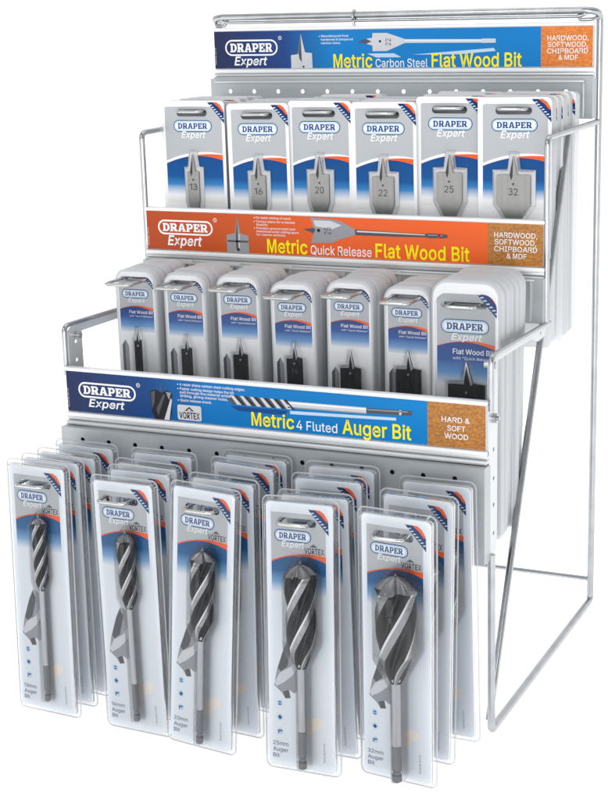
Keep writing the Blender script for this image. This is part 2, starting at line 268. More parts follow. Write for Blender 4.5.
# lettering: grotesque outlines (capital height 1000), each contour a flat face
GLYPH = {
 'A': (1115, [[32,0,396,999,543,999,910,0,776,0,564,594,519,731,456,940,482,940,418,729,374,594,167,0],[216,279,216,390,726,390,726,279]]),
 'B': (1069, [[118,0,118,999,474,999,539,995,596,984,646,964,688,937,722,906,748,868,767,827,778,782,782,734,780,694,772,659,760,629,733,591,700,562,661,540,618,524,618,515,650,510,682,499,713,482,743,460,768,432,790,399,807,361,818,317,821,268,817,219,806,173,786,131,758,93,722,62,677,35,622,16,558,4,484,0],[245,112,481,112,551,117,607,132,648,157,676,189,693,226,698,268,695,301,687,332,673,361,653,387,629,410,600,428,567,442,529,451,488,453,245,453],[245,561,468,561,520,566,566,582,593,598,616,618,635,641,649,668,657,698,660,731,655,773,640,810,614,842,578,867,530,882,472,887,245,887]]),
 'C': (1175, [[525,-13,442,-6,365,14,295,49,233,96,180,156,137,226,105,308,86,399,79,499,86,600,105,691,137,772,180,843,233,902,295,950,365,985,442,1006,525,1013,599,1007,668,991,712,974,752,952,790,926,824,895,854,861,880,822,901,780,918,734,929,684,802,684,787,733,765,775,736,811,702,841,663,865,619,882,573,892,525,895,466,890,411,875,361,849,315,814,277,769,245,715,222,652,208,580,203,499,208,419,222,347,246,284,278,230,316,185,361,150,412,124,466,109,525,104,573,107,619,118,663,135,702,158,736,188,765,225,787,267,802,315,929,315,918,266,902,220,880,178,854,140,824,105,790,74,753,48,713,26,669,9,623,-3,575,-11]]),
 'D': (1160, [[430,0,188,0,188,112,422,112,499,117,566,133,624,159,674,194,714,239,745,293,767,355,780,425,784,502,780,578,767,647,745,708,714,762,675,806,628,841,572,867,507,882,434,887,183,887,183,999,443,999,535,993,619,973,693,940,756,894,809,837,852,768,882,689,901,600,907,502,901,402,882,313,851,233,808,164,754,106,689,60,613,27,526,7],[245,999,245,0,118,0,118,999]]),
 'E': (995, [[118,0,118,999,732,999,732,887,245,887,245,561,698,561,698,449,245,449,245,112,737,112,737,0]]),
 'F': (979, [[118,0,118,999,725,999,725,887,245,887,245,547,680,547,680,435,245,435,245,0]]),
 'H': (1189, [[118,0,118,999,245,999,245,567,771,567,771,999,897,999,897,0,771,0,771,455,245,455,245,0]]),
 'I': (763, [[61,0,61,112,232,112,232,887,61,887,61,999,529,999,529,887,359,887,359,112,529,112,529,0]]),
 'M': (1263, [[110,0,110,1000,290,1000,545,250,800,1000,980,1000,980,0,855,0,855,800,590,0,500,0,235,800,235,0]]),
 'N': (1201, [[118,0,118,999,268,999,674,359,713,296,761,210,813,108,796,105,787,213,784,309,783,383,783,999,910,999,910,0,760,0,397,570,348,650,291,749,211,888,234,891,240,754,244,644,245,571,245,0]]),
 'O': (1221, [[525,-13,442,-6,365,14,295,49,233,96,181,156,137,226,105,308,86,399,79,499,86,600,105,691,137,772,181,843,233,902,295,950,365,985,442,1006,525,1013,607,1006,684,985,754,950,816,902,868,843,911,772,943,691,962,600,969,499,962,399,943,308,911,226,868,156,816,96,754,49,684,14,607,-6],[525,104,582,109,636,124,687,149,732,184,770,229,802,283,826,346,840,418,845,499,840,580,826,653,802,716,770,771,732,815,687,850,636,875,582,890,525,895,467,890,412,875,362,850,317,815,278,770,246,716,222,652,208,580,203,499,208,418,222,347,246,283,278,229,317,185,362,150,412,124,467,109]]),
 'P': (1046, [[118,0,118,999,462,999,535,995,598,981,653,958,699,926,737,888,766,844,786,794,799,741,803,683,799,625,786,571,766,522,737,477,699,439,653,407,598,384,535,370,462,365,215,365,215,476,457,476,506,479,548,488,584,503,613,523,636,548,654,577,667,609,674,645,677,683,674,721,667,756,654,789,636,817,613,842,583,862,547,876,505,885,456,888,245,888,245,0]]),
 'Q': (1221, [[482,313,614,313,726,166,754,127,920,-94,787,-94,679,52,651,90],[525,-13,442,-6,365,14,295,49,233,96,181,156,137,226,105,308,86,399,79,499,86,600,105,691,137,772,181,843,233,902,295,950,365,985,442,1006,525,1013,607,1006,684,985,754,950,816,902,868,843,911,772,943,691,962,600,969,499,962,399,943,308,911,226,868,156,816,96,754,49,684,14,607,-6],[525,104,582,109,636,124,687,149,732,184,770,229,802,283,826,346,840,418,845,499,840,580,826,653,802,716,770,771,732,815,687,850,636,875,582,890,525,895,467,890,412,875,362,850,317,815,278,770,246,716,222,652,208,580,203,499,208,418,222,347,246,283,278,229,317,185,362,150,412,124,467,109]]),
 'R': (1055, [[118,0,118,999,463,999,536,995,600,982,654,960,700,930,738,894,767,851,788,802,800,749,804,692,800,634,788,581,767,533,738,491,700,455,654,427,599,405,536,393,463,388,189,388,189,501,459,501,507,504,549,511,585,524,614,542,638,564,656,590,668,621,676,654,678,692,676,730,668,764,656,795,638,822,614,845,585,864,549,877,506,885,457,888,245,888,245,0],[694,0,452,450,595,450,840,0]]),
 'S': (1050, [[439,-17,370,-13,307,-2,251,18,201,45,159,78,125,118,100,163,83,213,75,268,205,268,211,232,224,200,242,172,266,149,294,130,327,115,381,101,439,97,483,99,524,106,562,118,595,135,624,156,647,180,665,209,675,240,679,274,676,303,667,329,652,351,621,379,581,402,534,421,481,437,361,470,284,496,221,529,169,568,132,615,109,669,102,732,107,786,122,835,147,880,181,919,222,952,270,978,324,997,383,1009,446,1013,510,1009,568,997,621,978,668,951,708,919,741,881,766,839,781,793,787,743,663,743,651,789,628,828,594,859,550,882,499,896,442,901,401,898,363,891,329,880,298,864,273,845,253,822,238,796,229,768,226,738,230,706,240,679,257,655,292,627,333,605,417,576,519,549,612,518,660,495,705,467,744,431,775,388,790,354,799,316,802,272,797,220,783,170,759,125,726,84,685,49,635,21,577,0,512,-13]]),
 'T': (1054, [[62,887,62,999,819,999,819,887,504,887,504,0,378,0,378,887]]),
 'V': (1115, [[400,0,32,999,166,999,378,405,423,270,487,60,461,60,525,271,569,405,775,999,910,999,546,0]]),
 'W': (1521, [[305,0,32,999,162,999,321,385,345,286,367,184,387,78,372,78,392,184,415,286,440,385,602,999,746,999,907,385,932,286,955,184,977,78,959,78,980,184,1003,286,1027,385,1185,999,1315,999,1042,0,895,0,722,635,690,769,660,933,687,933,658,775,624,635,453,0]]),
 'X': (1105, [[36,0,427,559,427,464,58,999,205,999,349,787,401,710,439,646,478,573,456,573,495,646,534,709,586,787,734,999,877,999,508,470,508,563,895,0,750,0,574,254,527,324,491,384,453,454,480,454,443,386,405,326,357,254,180,0]]),
 'a': (938, [[314,-17,268,-14,226,-5,185,10,149,30,119,56,94,88,75,124,63,166,60,212,62,252,71,287,85,316,104,341,126,362,152,379,197,400,246,414,350,432,459,445,496,452,521,461,532,471,539,484,541,500,541,504,537,547,524,583,502,611,471,633,432,646,384,650,335,646,293,633,258,614,231,591,211,565,197,538,80,572,100,614,125,650,154,680,187,704,223,723,261,737,321,751,381,755,423,753,470,745,517,731,561,708,589,687,613,661,633,629,649,591,658,546,661,494,661,0,543,0,543,102,535,102,519,75,495,48,463,23,423,2,373,-12],[335,89,377,92,415,101,448,115,476,135,499,157,517,183,531,211,539,241,541,271,541,373,530,365,510,358,454,345,393,336,345,330,303,323,264,312,230,296,203,274,191,255,183,233,180,206,185,171,200,142,224,119,255,103,292,93]]),
 'b': (1007, [[451,-16,408,-13,371,-6,339,7,300,33,271,61,232,115,220,115,220,0,103,0,103,999,223,999,223,627,232,627,270,679,299,707,337,732,368,745,406,753,450,755,510,750,565,734,615,708,659,673,696,628,726,575,749,514,762,446,767,371,762,296,749,227,727,166,697,112,660,68,615,32,565,5,510,-11],[433,92,476,96,515,108,549,129,578,156,602,190,620,229,634,273,642,321,645,372,642,423,634,470,621,513,602,552,579,585,550,612,516,632,477,644,433,648,389,644,350,632,317,613,288,587,264,555,245,516,232,473,224,425,221,372,224,319,232,270,246,226,265,187,289,154,318,127,351,108,390,96]]),
 'c': (950, [[407,-16,342,-11,283,5,229,32,182,69,142,114,110,167,86,228,72,295,67,368,72,443,86,511,110,572,142,625,182,670,229,707,283,734,342,750,407,755,461,752,511,741,557,723,599,699,636,669,668,633,693,591,710,544,595,514,585,543,570,568,552,591,530,610,505,626,476,638,443,646,407,648,361,644,320,631,285,609,256,581,232,547,213,507,200,464,192,417,189,368,192,320,200,274,213,231,232,191,256,158,285,129,320,108,361,95,407,91,444,94,477,101,506,113,532,130,554,150,573,174,587,201,598,230,713,201,695,153,670,110,639,73,602,42,559,17,512,-1,461,-12]]),
 'd': (1007, [[384,-16,324,-11,269,5,219,32,175,68,138,112,107,166,85,227,72,296,67,371,72,446,85,514,108,575,138,628,175,673,220,708,270,734,325,750,384,755,428,753,465,745,497,732,535,707,564,679,602,627,610,627,610,999,730,999,730,0,614,0,614,115,602,115,564,61,534,33,496,7,464,-6,427,-13],[402,92,445,96,483,108,517,127,546,154,570,187,588,226,602,270,610,319,612,372,610,425,602,473,589,516,570,555,546,587,517,613,484,632,445,644,402,648,357,644,318,632,284,612,255,585,231,552,213,513,200,470,192,423,189,372,192,321,200,273,213,229,232,190,256,156,285,129,319,108,358,96]]),
 'e': (967, [[417,-16,347,-11,285,5,230,32,182,69,141,113,109,167,86,227,72,294,67,367,72,440,86,508,109,569,140,623,179,669,226,706,279,733,338,750,403,755,463,750,522,735,560,718,595,697,627,670,656,637,681,598,702,554,717,503,726,445,729,381,729,333,147,333,147,434,664,434,608,397,606,444,598,488,585,528,567,563,544,592,516,616,483,634,445,645,403,649,360,645,322,634,287,616,258,592,233,563,214,530,200,493,191,455,188,415,188,349,192,297,201,250,217,209,239,173,265,144,297,121,333,104,373,94,417,91,460,94,498,104,532,120,561,143,584,172,600,207,717,178,703,142,683,108,658,77,628,50,594,27,555,9,512,-5,466,-13]]),
 'f': (671, [[448,745,448,643,13,643,13,745],[158,0,158,848,162,888,171,924,188,954,210,981,236,1002,266,1019,315,1036,368,1041,406,1040,437,1035,477,1024,447,920,422,927,382,931,349,928,323,919,303,904,289,882,281,855,278,822,278,0]]),
 'g': (1008, [[406,-296,354,-293,306,-286,263,-274,207,-249,162,-216,126,-178,99,-136,199,-80,239,-129,267,-154,303,-173,349,-187,406,-191,463,-186,512,-172,554,-148,586,-113,605,-68,612,-11,612,134,602,134,563,81,534,54,496,31,464,19,427,12,383,9,325,14,271,28,221,52,177,85,139,127,108,177,85,236,72,302,67,376,72,449,85,516,108,576,139,629,176,673,221,708,271,734,326,750,385,755,429,753,466,745,498,732,537,708,566,679,604,626,615,626,615,745,732,745,732,-17,727,-78,712,-131,688,-176,656,-214,617,-244,571,-267,520,-283,465,-293],[402,116,446,120,484,130,518,148,547,172,570,202,589,238,603,279,611,326,614,378,611,429,603,476,590,518,571,556,547,588,518,613,485,633,446,644,402,648,358,644,319,632,285,612,256,585,232,553,213,515,200,473,192,428,189,378,192,328,200,282,214,241,233,204,257,174,286,149,320,131,359,120]]),
 'h': (979, [[223,445,223,0,103,0,103,999,223,999,223,565,201,565,227,627,260,676,299,711,343,736,393,750,447,755,495,752,540,741,580,724,615,700,645,668,669,630,687,585,698,532,702,472,702,0,582,0,582,462,577,516,561,561,536,598,502,625,461,641,413,647,378,644,346,636,316,623,289,606,267,583,248,555,234,523,226,487]]),
 'i': (500, [[103,0,103,745,223,745,223,0],[164,870,143,873,123,880,106,893,92,910,84,928,81,949,84,970,92,989,106,1006,123,1019,143,1026,164,1029,186,1026,206,1019,224,1006,237,989,245,970,248,949,245,928,237,910,224,893,206,880,186,873]]),
 'k': (921, [[216,268,216,416,237,416,559,745,708,745,362,392,348,392],[103,0,103,999,223,999,223,0],[578,0,290,365,376,449,731,0]]),
 'l': (545, [[274,-5,221,0,178,15,145,40,122,73,108,115,103,166,103,999,223,999,223,194,227,151,236,122,247,111,264,104,287,102,315,103,333,107,355,5,318,-2]]),
 'm': (1371, [[103,0,103,745,220,745,221,580,211,580,224,618,240,651,260,679,296,714,338,739,383,754,431,759,482,753,527,736,564,709,595,672,617,629,631,579,614,579,625,614,641,646,662,674,701,710,748,736,801,753,858,759,900,755,940,746,977,730,1010,708,1038,680,1062,645,1080,604,1090,556,1094,501,1094,0,974,0,974,498,969,547,954,586,928,614,896,634,861,645,822,649,790,647,761,640,735,628,703,603,678,570,664,531,659,486,659,0,539,0,539,510,534,549,520,583,497,611,467,632,432,645,392,649,349,644,310,629,285,613,265,593,247,568,234,539,226,506,223,468,223,0]]),
 'n': (978, [[223,445,223,0,103,0,103,745,219,745,220,565,201,565,227,627,260,676,299,711,343,736,393,750,447,755,495,752,539,741,580,724,615,700,645,668,669,630,687,585,698,532,702,472,702,0,582,0,582,462,577,516,561,561,536,598,502,625,461,641,413,647,378,644,346,636,316,623,289,606,267,583,248,555,234,523,226,487]]),
 'o': (989, [[407,-16,342,-11,283,5,229,32,182,69,142,114,110,167,86,228,72,295,67,368,72,443,86,511,110,572,142,625,182,670,229,707,283,734,342,750,407,755,473,750,533,734,587,707,634,670,674,625,706,572,730,511,744,443,749,368,744,295,730,228,706,167,674,114,634,69,587,32,533,5,473,-11],[407,91,454,95,496,108,531,129,561,158,585,191,603,231,617,274,625,320,627,368,625,417,617,463,603,507,585,547,561,581,531,609,496,631,454,644,407,648,361,644,320,631,285,609,256,581,232,547,213,507,200,464,192,417,189,368,192,320,200,274,213,231,232,191,256,158,285,129,320,108,361,95]]),
 'p': (1007, [[103,-280,103,745,220,745,220,627,232,627,270,679,298,707,337,732,368,745,406,753,450,755,510,750,565,734,615,708,659,673,696,628,726,575,749,514,762,446,767,371,762,296,749,227,727,166,697,112,660,68,615,32,565,5,510,-11,451,-16,408,-13,371,-6,339,7,300,33,271,61,232,115,223,115,223,-280],[433,92,476,96,515,108,549,129,578,156,602,190,620,229,634,273,642,321,645,372,642,423,634,470,621,513,602,552,579,585,550,612,516,632,477,644,433,648,389,644,350,632,317,613,288,587,264,555,245,516,232,473,224,425,221,372,224,319,232,270,246,226,265,187,289,154,318,127,351,108,390,96]]),
 'r': (682, [[103,0,103,745,219,745,219,631,227,631,244,666,268,696,299,721,336,741,376,752,419,756,450,755,478,754,478,633,452,637,406,640,373,637,341,630,313,618,287,602,265,581,247,557,234,529,226,499,223,466,223,0]]),
 's': (890, [[358,-16,308,-14,262,-6,220,7,183,24,150,47,121,74,98,107,81,144,70,185,184,209,198,172,217,141,244,118,276,102,314,92,356,89,405,93,446,104,480,122,506,146,521,172,527,202,523,226,514,248,499,267,478,282,450,295,417,305,293,334,231,353,181,378,142,409,114,446,97,489,92,538,96,579,108,617,128,651,155,682,187,707,226,728,269,743,317,752,368,755,416,753,460,745,499,732,533,714,562,692,587,666,617,621,637,569,527,545,515,572,498,597,477,620,448,639,412,650,368,653,326,650,289,640,257,622,233,600,218,574,213,545,217,519,227,497,243,478,282,455,337,438,451,411,513,392,563,367,602,337,629,300,645,258,651,209,647,167,634,128,614,93,586,61,551,34,510,13,464,-3,413,-13]]),
 't': (620, [[400,745,400,643,13,643,13,745],[127,926,248,926,248,192,250,162,256,138,267,120,284,108,306,100,335,98,364,100,396,105,419,3,377,-5,331,-8,271,-2,221,14,181,42,151,80,133,127,127,182]]),
 'u': (979, [[358,-10,310,-7,266,4,226,21,190,45,160,77,136,115,118,161,107,213,103,273,103,745,223,745,223,283,228,229,244,184,269,147,303,120,344,104,393,99,428,101,460,109,489,122,516,140,538,162,557,190,571,222,579,259,582,300,582,745,702,745,702,0,586,0,586,180,604,180,577,118,544,69,505,33,460,9,411,-5]]),
 'v': (938, [[319,0,34,745,166,745,325,305,367,171,404,41,362,41,398,171,440,305,599,745,730,745,445,0]]),
 'w': (1287, [[270,0,44,745,171,745,262,420,302,268,344,81,324,81,365,265,405,420,495,745,622,745,710,420,750,267,790,81,769,81,811,266,852,420,943,745,1070,745,844,0,724,0,626,337,598,442,571,551,543,663,571,663,544,551,516,441,487,337,390,0]]),
 'x': (917, [[41,0,337,429,336,336,56,745,197,745,290,600,352,498,407,404,345,404,398,498,425,548,458,600,553,745,691,745,410,331,410,421,703,0,563,0,453,168,393,267,339,357,402,357,350,267,291,168,180,0]]),
 'z': (920, [[82,0,82,90,499,628,499,635,94,635,94,745,653,745,653,650,248,118,248,111,665,111,665,0]]),
 '0': (1063, [[445,-13,375,-7,311,14,255,47,207,94,167,152,135,223,112,304,98,396,94,499,99,602,113,694,136,776,168,846,208,905,256,952,312,986,375,1006,445,1013,516,1006,579,986,635,952,683,905,723,846,755,776,778,694,792,602,796,499,792,396,778,304,755,223,723,152,683,94,635,47,579,14,516,-7],[445,97,492,103,533,118,570,145,602,181,628,227,649,282,664,346,672,419,675,499,672,580,664,653,649,717,628,772,602,818,570,855,533,882,492,898,445,903,399,898,357,882,320,855,289,818,263,772,242,717,227,653,218,580,215,499,218,419,227,346,242,282,263,227,289,181,320,145,357,118,399,103]]),
 '1': (800, [[542,999,542,0,417,0,417,881,411,881,169,703,169,838,390,999]]),
 '2': (1063, [[125,0,125,93,460,449,554,555,587,599,610,642,624,684,629,730,626,764,618,795,604,822,586,846,563,866,537,882,491,898,439,903,402,900,369,892,338,879,312,861,290,839,273,812,260,782,252,748,250,711,129,711,133,768,147,821,169,869,200,911,237,946,281,975,331,996,384,1009,442,1013,500,1009,553,996,601,976,644,948,680,914,709,875,731,830,744,783,749,732,744,677,729,624,702,569,660,508,602,437,525,353,300,119,300,111,765,111,765,0]]),
 '3': (1010, [[151,823,195,898,275,962,374,995,480,996,579,965,661,903,712,817,724,719,693,624,625,549,534,500,435,484,360,484,360,604,425,604,496,614,552,644,589,685,604,731,599,778,572,822,525,858,462,878,394,877,332,856,286,820,255,764],[373,603,451,585,545,569,639,526,714,459,761,373,775,277,752,183,696,102,616,40,519,4,414,-6,311,12,218,56,144,124,102,200,208,257,238,198,284,156,347,127,419,114,492,121,558,146,610,185,642,232,655,283,648,335,620,384,573,425,510,454,429,467,347,485]]),
 '4': (1063, [[78,207,78,311,485,999,610,999,213,326,213,319,812,319,812,207],[553,0,553,238,553,287,553,624,673,624,673,0]]),
 '5': (1063, [[435,-13,377,-10,324,2,275,22,231,48,194,80,163,118,139,161,124,207,117,256,240,256,245,227,256,200,271,175,302,143,340,118,385,103,435,98,473,101,509,111,543,126,572,148,597,174,617,205,632,240,641,278,644,319,641,360,632,399,616,434,595,466,570,493,540,515,506,531,468,541,428,544,378,540,329,527,285,508,252,483,132,496,188,999,720,999,720,888,296,888,263,592,268,592,304,618,349,638,398,651,451,655,495,653,537,644,577,631,614,612,648,588,678,560,704,528,726,493,744,454,757,412,765,368,768,321,763,259,749,201,725,149,692,102,653,62,606,30,554,6,497,-9]]),
 '6': (1063, [[445,-13,385,-9,330,5,279,29,235,61,197,100,166,146,143,199,129,256,125,318,128,367,139,417,157,470,201,559,270,669,496,999,633,999,296,513,286,513,302,540,324,565,352,586,384,603,421,614,461,617,520,613,573,600,620,579,662,550,698,514,726,471,747,422,760,368,764,309,759,249,746,193,722,143,691,97,654,59,609,28,559,5,504,-9],[445,95,482,98,516,108,547,123,575,144,598,169,617,199,632,233,640,269,643,309,640,349,632,386,617,419,598,449,575,474,547,494,516,509,482,518,445,521,407,518,373,509,341,494,314,474,290,449,271,420,257,387,248,351,245,311,248,271,257,234,271,200,290,169,314,144,341,123,373,108,407,98]]),
 '7': (1063, [[190,0,635,881,635,888,122,888,122,999,767,999,767,881,324,0]]),
 '8': (1063, [[445,-13,380,-9,320,3,266,22,219,49,178,82,146,121,121,165,107,214,102,266,105,307,113,346,128,383,147,417,171,447,199,474,230,495,264,510,300,520,300,525,254,541,215,568,182,605,158,648,143,696,138,747,143,796,156,842,178,884,207,921,244,952,286,978,335,997,387,1009,445,1013,501,1009,553,997,601,978,644,952,680,921,710,884,732,842,745,796,750,747,745,696,730,649,706,605,674,568,635,542,590,525,590,520,626,510,659,495,690,474,718,447,741,417,761,383,776,346,785,307,787,266,783,214,768,165,744,121,711,82,670,49,622,22,568,3,509,-9],[445,97,487,99,525,106,559,118,589,135,614,155,635,180,649,208,658,238,661,272,658,308,649,341,633,371,612,397,586,419,556,438,521,451,484,459,445,462,404,459,367,451,332,438,302,419,276,397,255,371,239,341,230,308,227,272,230,238,238,208,253,180,273,155,299,135,329,118,363,106,402,99],[445,569,495,574,539,590,564,606,586,626,603,649,617,676,625,706,627,738,625,770,617,799,604,825,587,848,566,868,540,883,496,898,445,904,393,898,348,883,323,868,302,848,284,825,271,799,263,770,261,738,263,706,271,676,284,649,302,626,323,606,349,590,394,574]]),
 '9': (1063, [[444,1013,504,1008,559,994,609,971,654,939,692,900,723,853,746,801,759,743,764,681,760,633,750,582,732,530,688,440,619,331,394,0,256,0,592,486,604,486,587,459,565,434,537,413,504,396,468,386,428,382,370,387,317,399,269,421,227,450,192,485,163,528,142,577,129,631,125,691,129,751,143,807,166,857,197,902,235,940,280,971,330,994,385,1008],[444,904,407,901,373,892,342,876,314,856,291,830,272,800,257,767,249,730,246,691,249,651,257,614,272,581,291,551,314,526,342,505,373,490,407,481,444,478,481,481,516,490,547,505,575,525,599,550,618,580,632,613,640,649,643,688,640,729,632,766,618,800,599,830,575,855,548,876,516,892,482,901]]),
 '&': (1060, [[814,-18,334,562,426,638,906,58],[283,632,234,716,221,807,248,894,310,962,395,998,487,998,571,961,633,893,659,805,646,715,596,639,514,576,334,437,266,523,446,664,518,717,543,755,550,797,537,838,507,872,464,890,417,891,374,872,343,839,330,798,336,756,377,688],[395,484,230,358,213,318,203,277,206,236,221,196,247,161,284,133,328,115,376,108,425,113,464,126,594,236,720,459,820,401,686,164,531,32,452,0,374,-8,297,3,226,33,165,80,119,141,93,211,88,287,105,359,150,442,325,576]]),
 ',': (542, [[74,-235,133,140,269,140,166,-235]]),
 '.': (542, [[187,-9,164,-6,143,3,124,17,109,36,100,57,97,80,100,104,109,126,124,144,143,159,164,167,187,170,211,167,232,159,251,144,265,126,274,104,277,80,274,57,265,36,251,17,232,3,211,-6]]),
 '•': (936, [[382,182,343,185,307,195,274,211,243,232,217,258,196,288,180,322,170,358,167,396,170,435,180,471,196,505,217,535,243,561,274,582,307,598,343,608,382,611,420,608,456,598,490,582,520,561,546,535,567,505,583,471,593,435,596,396,593,358,583,322,567,288,546,258,520,232,490,211,456,195,420,185]]),
 '"': (804, [[153,624,138,999,266,999,252,624],[378,624,364,999,492,999,478,624]]),
}
BAR_LSB = 173
_tc = {}
def grow_loop(l, d):
    n = len(l); o = []
    for i in range(n):
        ax, ay = l[i-1]; bx, by = l[i]; cx, cy_ = l[(i+1) % n]
        u = Vector((bx-ax, by-ay)).normalized(); v = Vector((cx-bx, cy_-by)).normalized()
        n0 = Vector((-u.y, u.x)); n1 = Vector((-v.y, v.x)); s_ = (n0+n1)/max(.5, 1+n0.dot(n1))
        o.append((bx+s_.x*d, by+s_.y*d))
    return o
def text_geo(t, bold):
    """list of (outer, holes) with capital height 1"""
    key = (t, bold)
    if key in _tc: return _tc[key]
    pen = 0; res = []
    for c in t:
        if c == ' ': pen += 330+bold*1000; continue
        bx, loops = GLYPH[c]
        outs = []; hol = []
        for q in loops:
            l = [(q[i], q[i+1]) for i in range(0, len(q), 2)]
            ar = sum(l[i][0]*l[(i+1) % len(l)][1]-l[(i+1) % len(l)][0]*l[i][1] for i in range(len(l)))
            l = [p for i, p in enumerate(l) if math.hypot(p[0]-l[i-1][0], p[1]-l[i-1][1]) > 14]
            l = grow_loop(l, bold*1000); l = [((x+pen)/1000, y/1000) for x, y in l]
            (outs if ar < 0 else hol).append(l)
        bb_ = lambda o_: (max(p[0] for p in o_)-min(p[0] for p in o_))*(max(p[1] for p in o_)-min(p[1] for p in o_))
        for o_ in sorted(outs, key=bb_, reverse=True):
            a = min(p[0] for p in o_), max(p[0] for p in o_), min(p[1] for p in o_), max(p[1] for p in o_)
            mine = [h for h in hol if a[0] <= h[0][0] <= a[1] and a[2] <= h[0][1] <= a[3]]
            hol = [h for h in hol if h not in mine]
            res.append((o_, mine))
        pen += bx-BAR_LSB+bold*1100
    _tc[key] = res
    return res
def text(mb, t, x0, x1, z0, z1, y, k, bold=.02, shear=0, rot=0):
    """baseline at z0, capital height to z1, stretched to x0..x1"""
    G = text_geo(t, bold)
    xs = [p[0]+p[1]*shear for o_, h in G for p in o_]; a, b = min(xs), max(xs)
    sx, sz = (x1-x0)/(b-a), z1-z0
    def f(p):
        px = (p[0]+p[1]*shear-a)*sx; pz = p[1]*sz
        return (x0-pz, z0+px) if rot else (x0+px, z0+pz)
    for i, (o_, h) in enumerate(G):
        mb.poly([f(p) for p in o_], y-(i % 3)*.000012, k, [[f(p) for p in q] for q in h])

S = .15
SLAB = {
 'D': (1.0, [[(0, 0), (.5, 0)]+arc(.5, .5, .5, .5, -90, 90, 10)[1:]+[(0, 1), (0, 1-S), (.1, 1-S), (.1, S), (0, S)],
             [(.38, .18), (.5, .18)]+arc(.5, .5, .2, .32, -90, 90, 8)[1:]+[(.38, .82)]]),
 'R': (1.08, [[(0, 0), (.48, 0), (.48, S), (.39, S), (.39, .36), (.47, .36), (.66, 0), (1.06, 0), (1.06, S), (.97, S), (.82, .41)]+arc(.68, .70, .27, .30, -50, 90, 8)+[(0, 1), (0, 1-S), (.1, 1-S), (.1, S), (0, S)],
             [(.39, .55), (.56, .55)]+arc(.56, .69, .12, .14, -90, 90, 6)[1:]+[(.39, .83)]]),
 'P': (.96, [[(0, 0), (.5, 0), (.5, S), (.39, S), (.39, .33), (.62, .33)]+arc(.62, .665, .33, .335, -90, 90, 10)[1:]+[(0, 1), (0, 1-S), (.1, 1-S), (.1, S), (0, S)],
             [(.39, .51), (.54, .51)]+arc(.54, .665, .12, .155, -90, 90, 6)[1:]+[(.39, .82)]]),
 'A': (1.1, [[(0, 0), (.42, 0), (.42, S), (.34, S), (.37, .25), (.68, .25), (.71, S), (.63, S), (.63, 0), (1.1, 0), (1.1, S), (1.01, S), (.72, 1), (.36, 1), (.08, S), (0, S)],
             [(.42, .41), (.63, .41), (.53, .76)]]),
 'E': (.92, [[(0, 0), (.9, 0), (.9, .36), (.74, .36), (.7, .18), (.39, .18), (.39, .42), (.53, .42), (.53, .34), (.66, .34), (.66, .68), (.53, .68), (.53, .59), (.39, .59), (.39, .82), (.68, .82), (.73, .66), (.88, .66), (.88, 1), (0, 1), (0, 1-S), (.1, 1-S), (.1, S), (0, S)]]),
}
def slab(mb, word, x0, x1, z0, z1, y, k):
    gap = .05; tot = sum(SLAB[c][0] for c in word)+gap*(len(word)-1); sx = (x1-x0)/tot; sz = z1-z0; x = x0
    for c in word:
        wd, loops = SLAB[c]; L = [[(x+p*sx, z0+q*sz) for p, q in l] for l in loops]
        mb.poly(L[0], y, k, L[1:]); x += (wd+gap)*sx
def ring(mb, x0, x1, z0, z1, t, y, k, n=8):
    r = (z1-z0)/2-1e-6
    mb.poly(rrect(x0, x1, z0, z1, r, n), y, k, [rrect(x0+t, x1-t, z0+t, z1-t, r-t, n)])
def card_logo(mb, x0, x1, zc, h, y, exz, exh, ex0, ex1):
    e = .00008
    mb.poly(rrect(x0-.0006, x1+.0006, zc-h/2-.0006, zc+h/2+.0006, h/2+.0005, 8), y, 'navy')
    mb.poly(rrect(x0+.0002, x1-.0002, zc-h/2+.0002, zc+h/2-.0002, h/2-.0004, 8), y-e, 'paleblue')
    ins = h*.17
    mb.poly(rrect(x0+ins, x1-ins, zc-h/2+ins, zc+h/2-ins, h/2-ins-1e-5, 8), y-2*e, 'white')
    slab(mb, 'DRAPER', x0+h*.42, x1-h*.42, zc-h*.27, zc+h*.27, y-3*e, 'inkblue')
    text(mb, 'Expert', ex0, ex1, exz-exh/2, exz+exh/2, y-4*e, 'white', .028, .22)
def sticker(mb, xr, zt, s, y):
    """dark blue corner flash with a white band and an orange flash; top at zt, right end at xr"""
    e = .00008
    P = lambda l: [(xr+p*s, zt+q*s) for p, q in l]
    mb.poly(P([(-1, 0), (-.60, 0), (-.34, -.16), (-.02, -.52), (0, -1.12)]), y, 'navy')
    for i in range(7):                                   # small light letters, too small to read
        u = .06+i*.118; mb.poly(P([(-.93+u, -.08-u*.99), (-.80+u, -.05-u*.99), (-.75+u, -.10-u*.99), (-.88+u, -.13-u*.99)]), y-e, 'paleblue')
    mb.poly(P([(-.66, 0), (-.44, 0), (-.22, -.14), (-.02, -.46), (-.10, -.52), (-.34, -.24)]), y-e, 'orange')

def tag(o, label=None, cat=None, group=None, kind=None):
    if label: o['label'] = label
    if cat: o['category'] = cat
    if group: o['group'] = group
    if kind: o['kind'] = kind
    return o
def thing(name, label, cat, loc=(0, 0, 0), group=None):
    o = bpy.data.objects.new(name, None); COL.objects.link(o); o.location = loc; o.empty_display_size = .02
    return tag(o, label, cat, group)
def dup(o, parent=None):
    c = o.copy(); COL.objects.link(c)
    if parent: c.parent = parent
    for ch in list(o.children): dup(ch, c)
    return c

# ------------------------------------------------------------------ the setting
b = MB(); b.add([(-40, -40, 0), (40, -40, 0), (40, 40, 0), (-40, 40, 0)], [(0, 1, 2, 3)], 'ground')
tag(b.build('ground'), kind='structure')

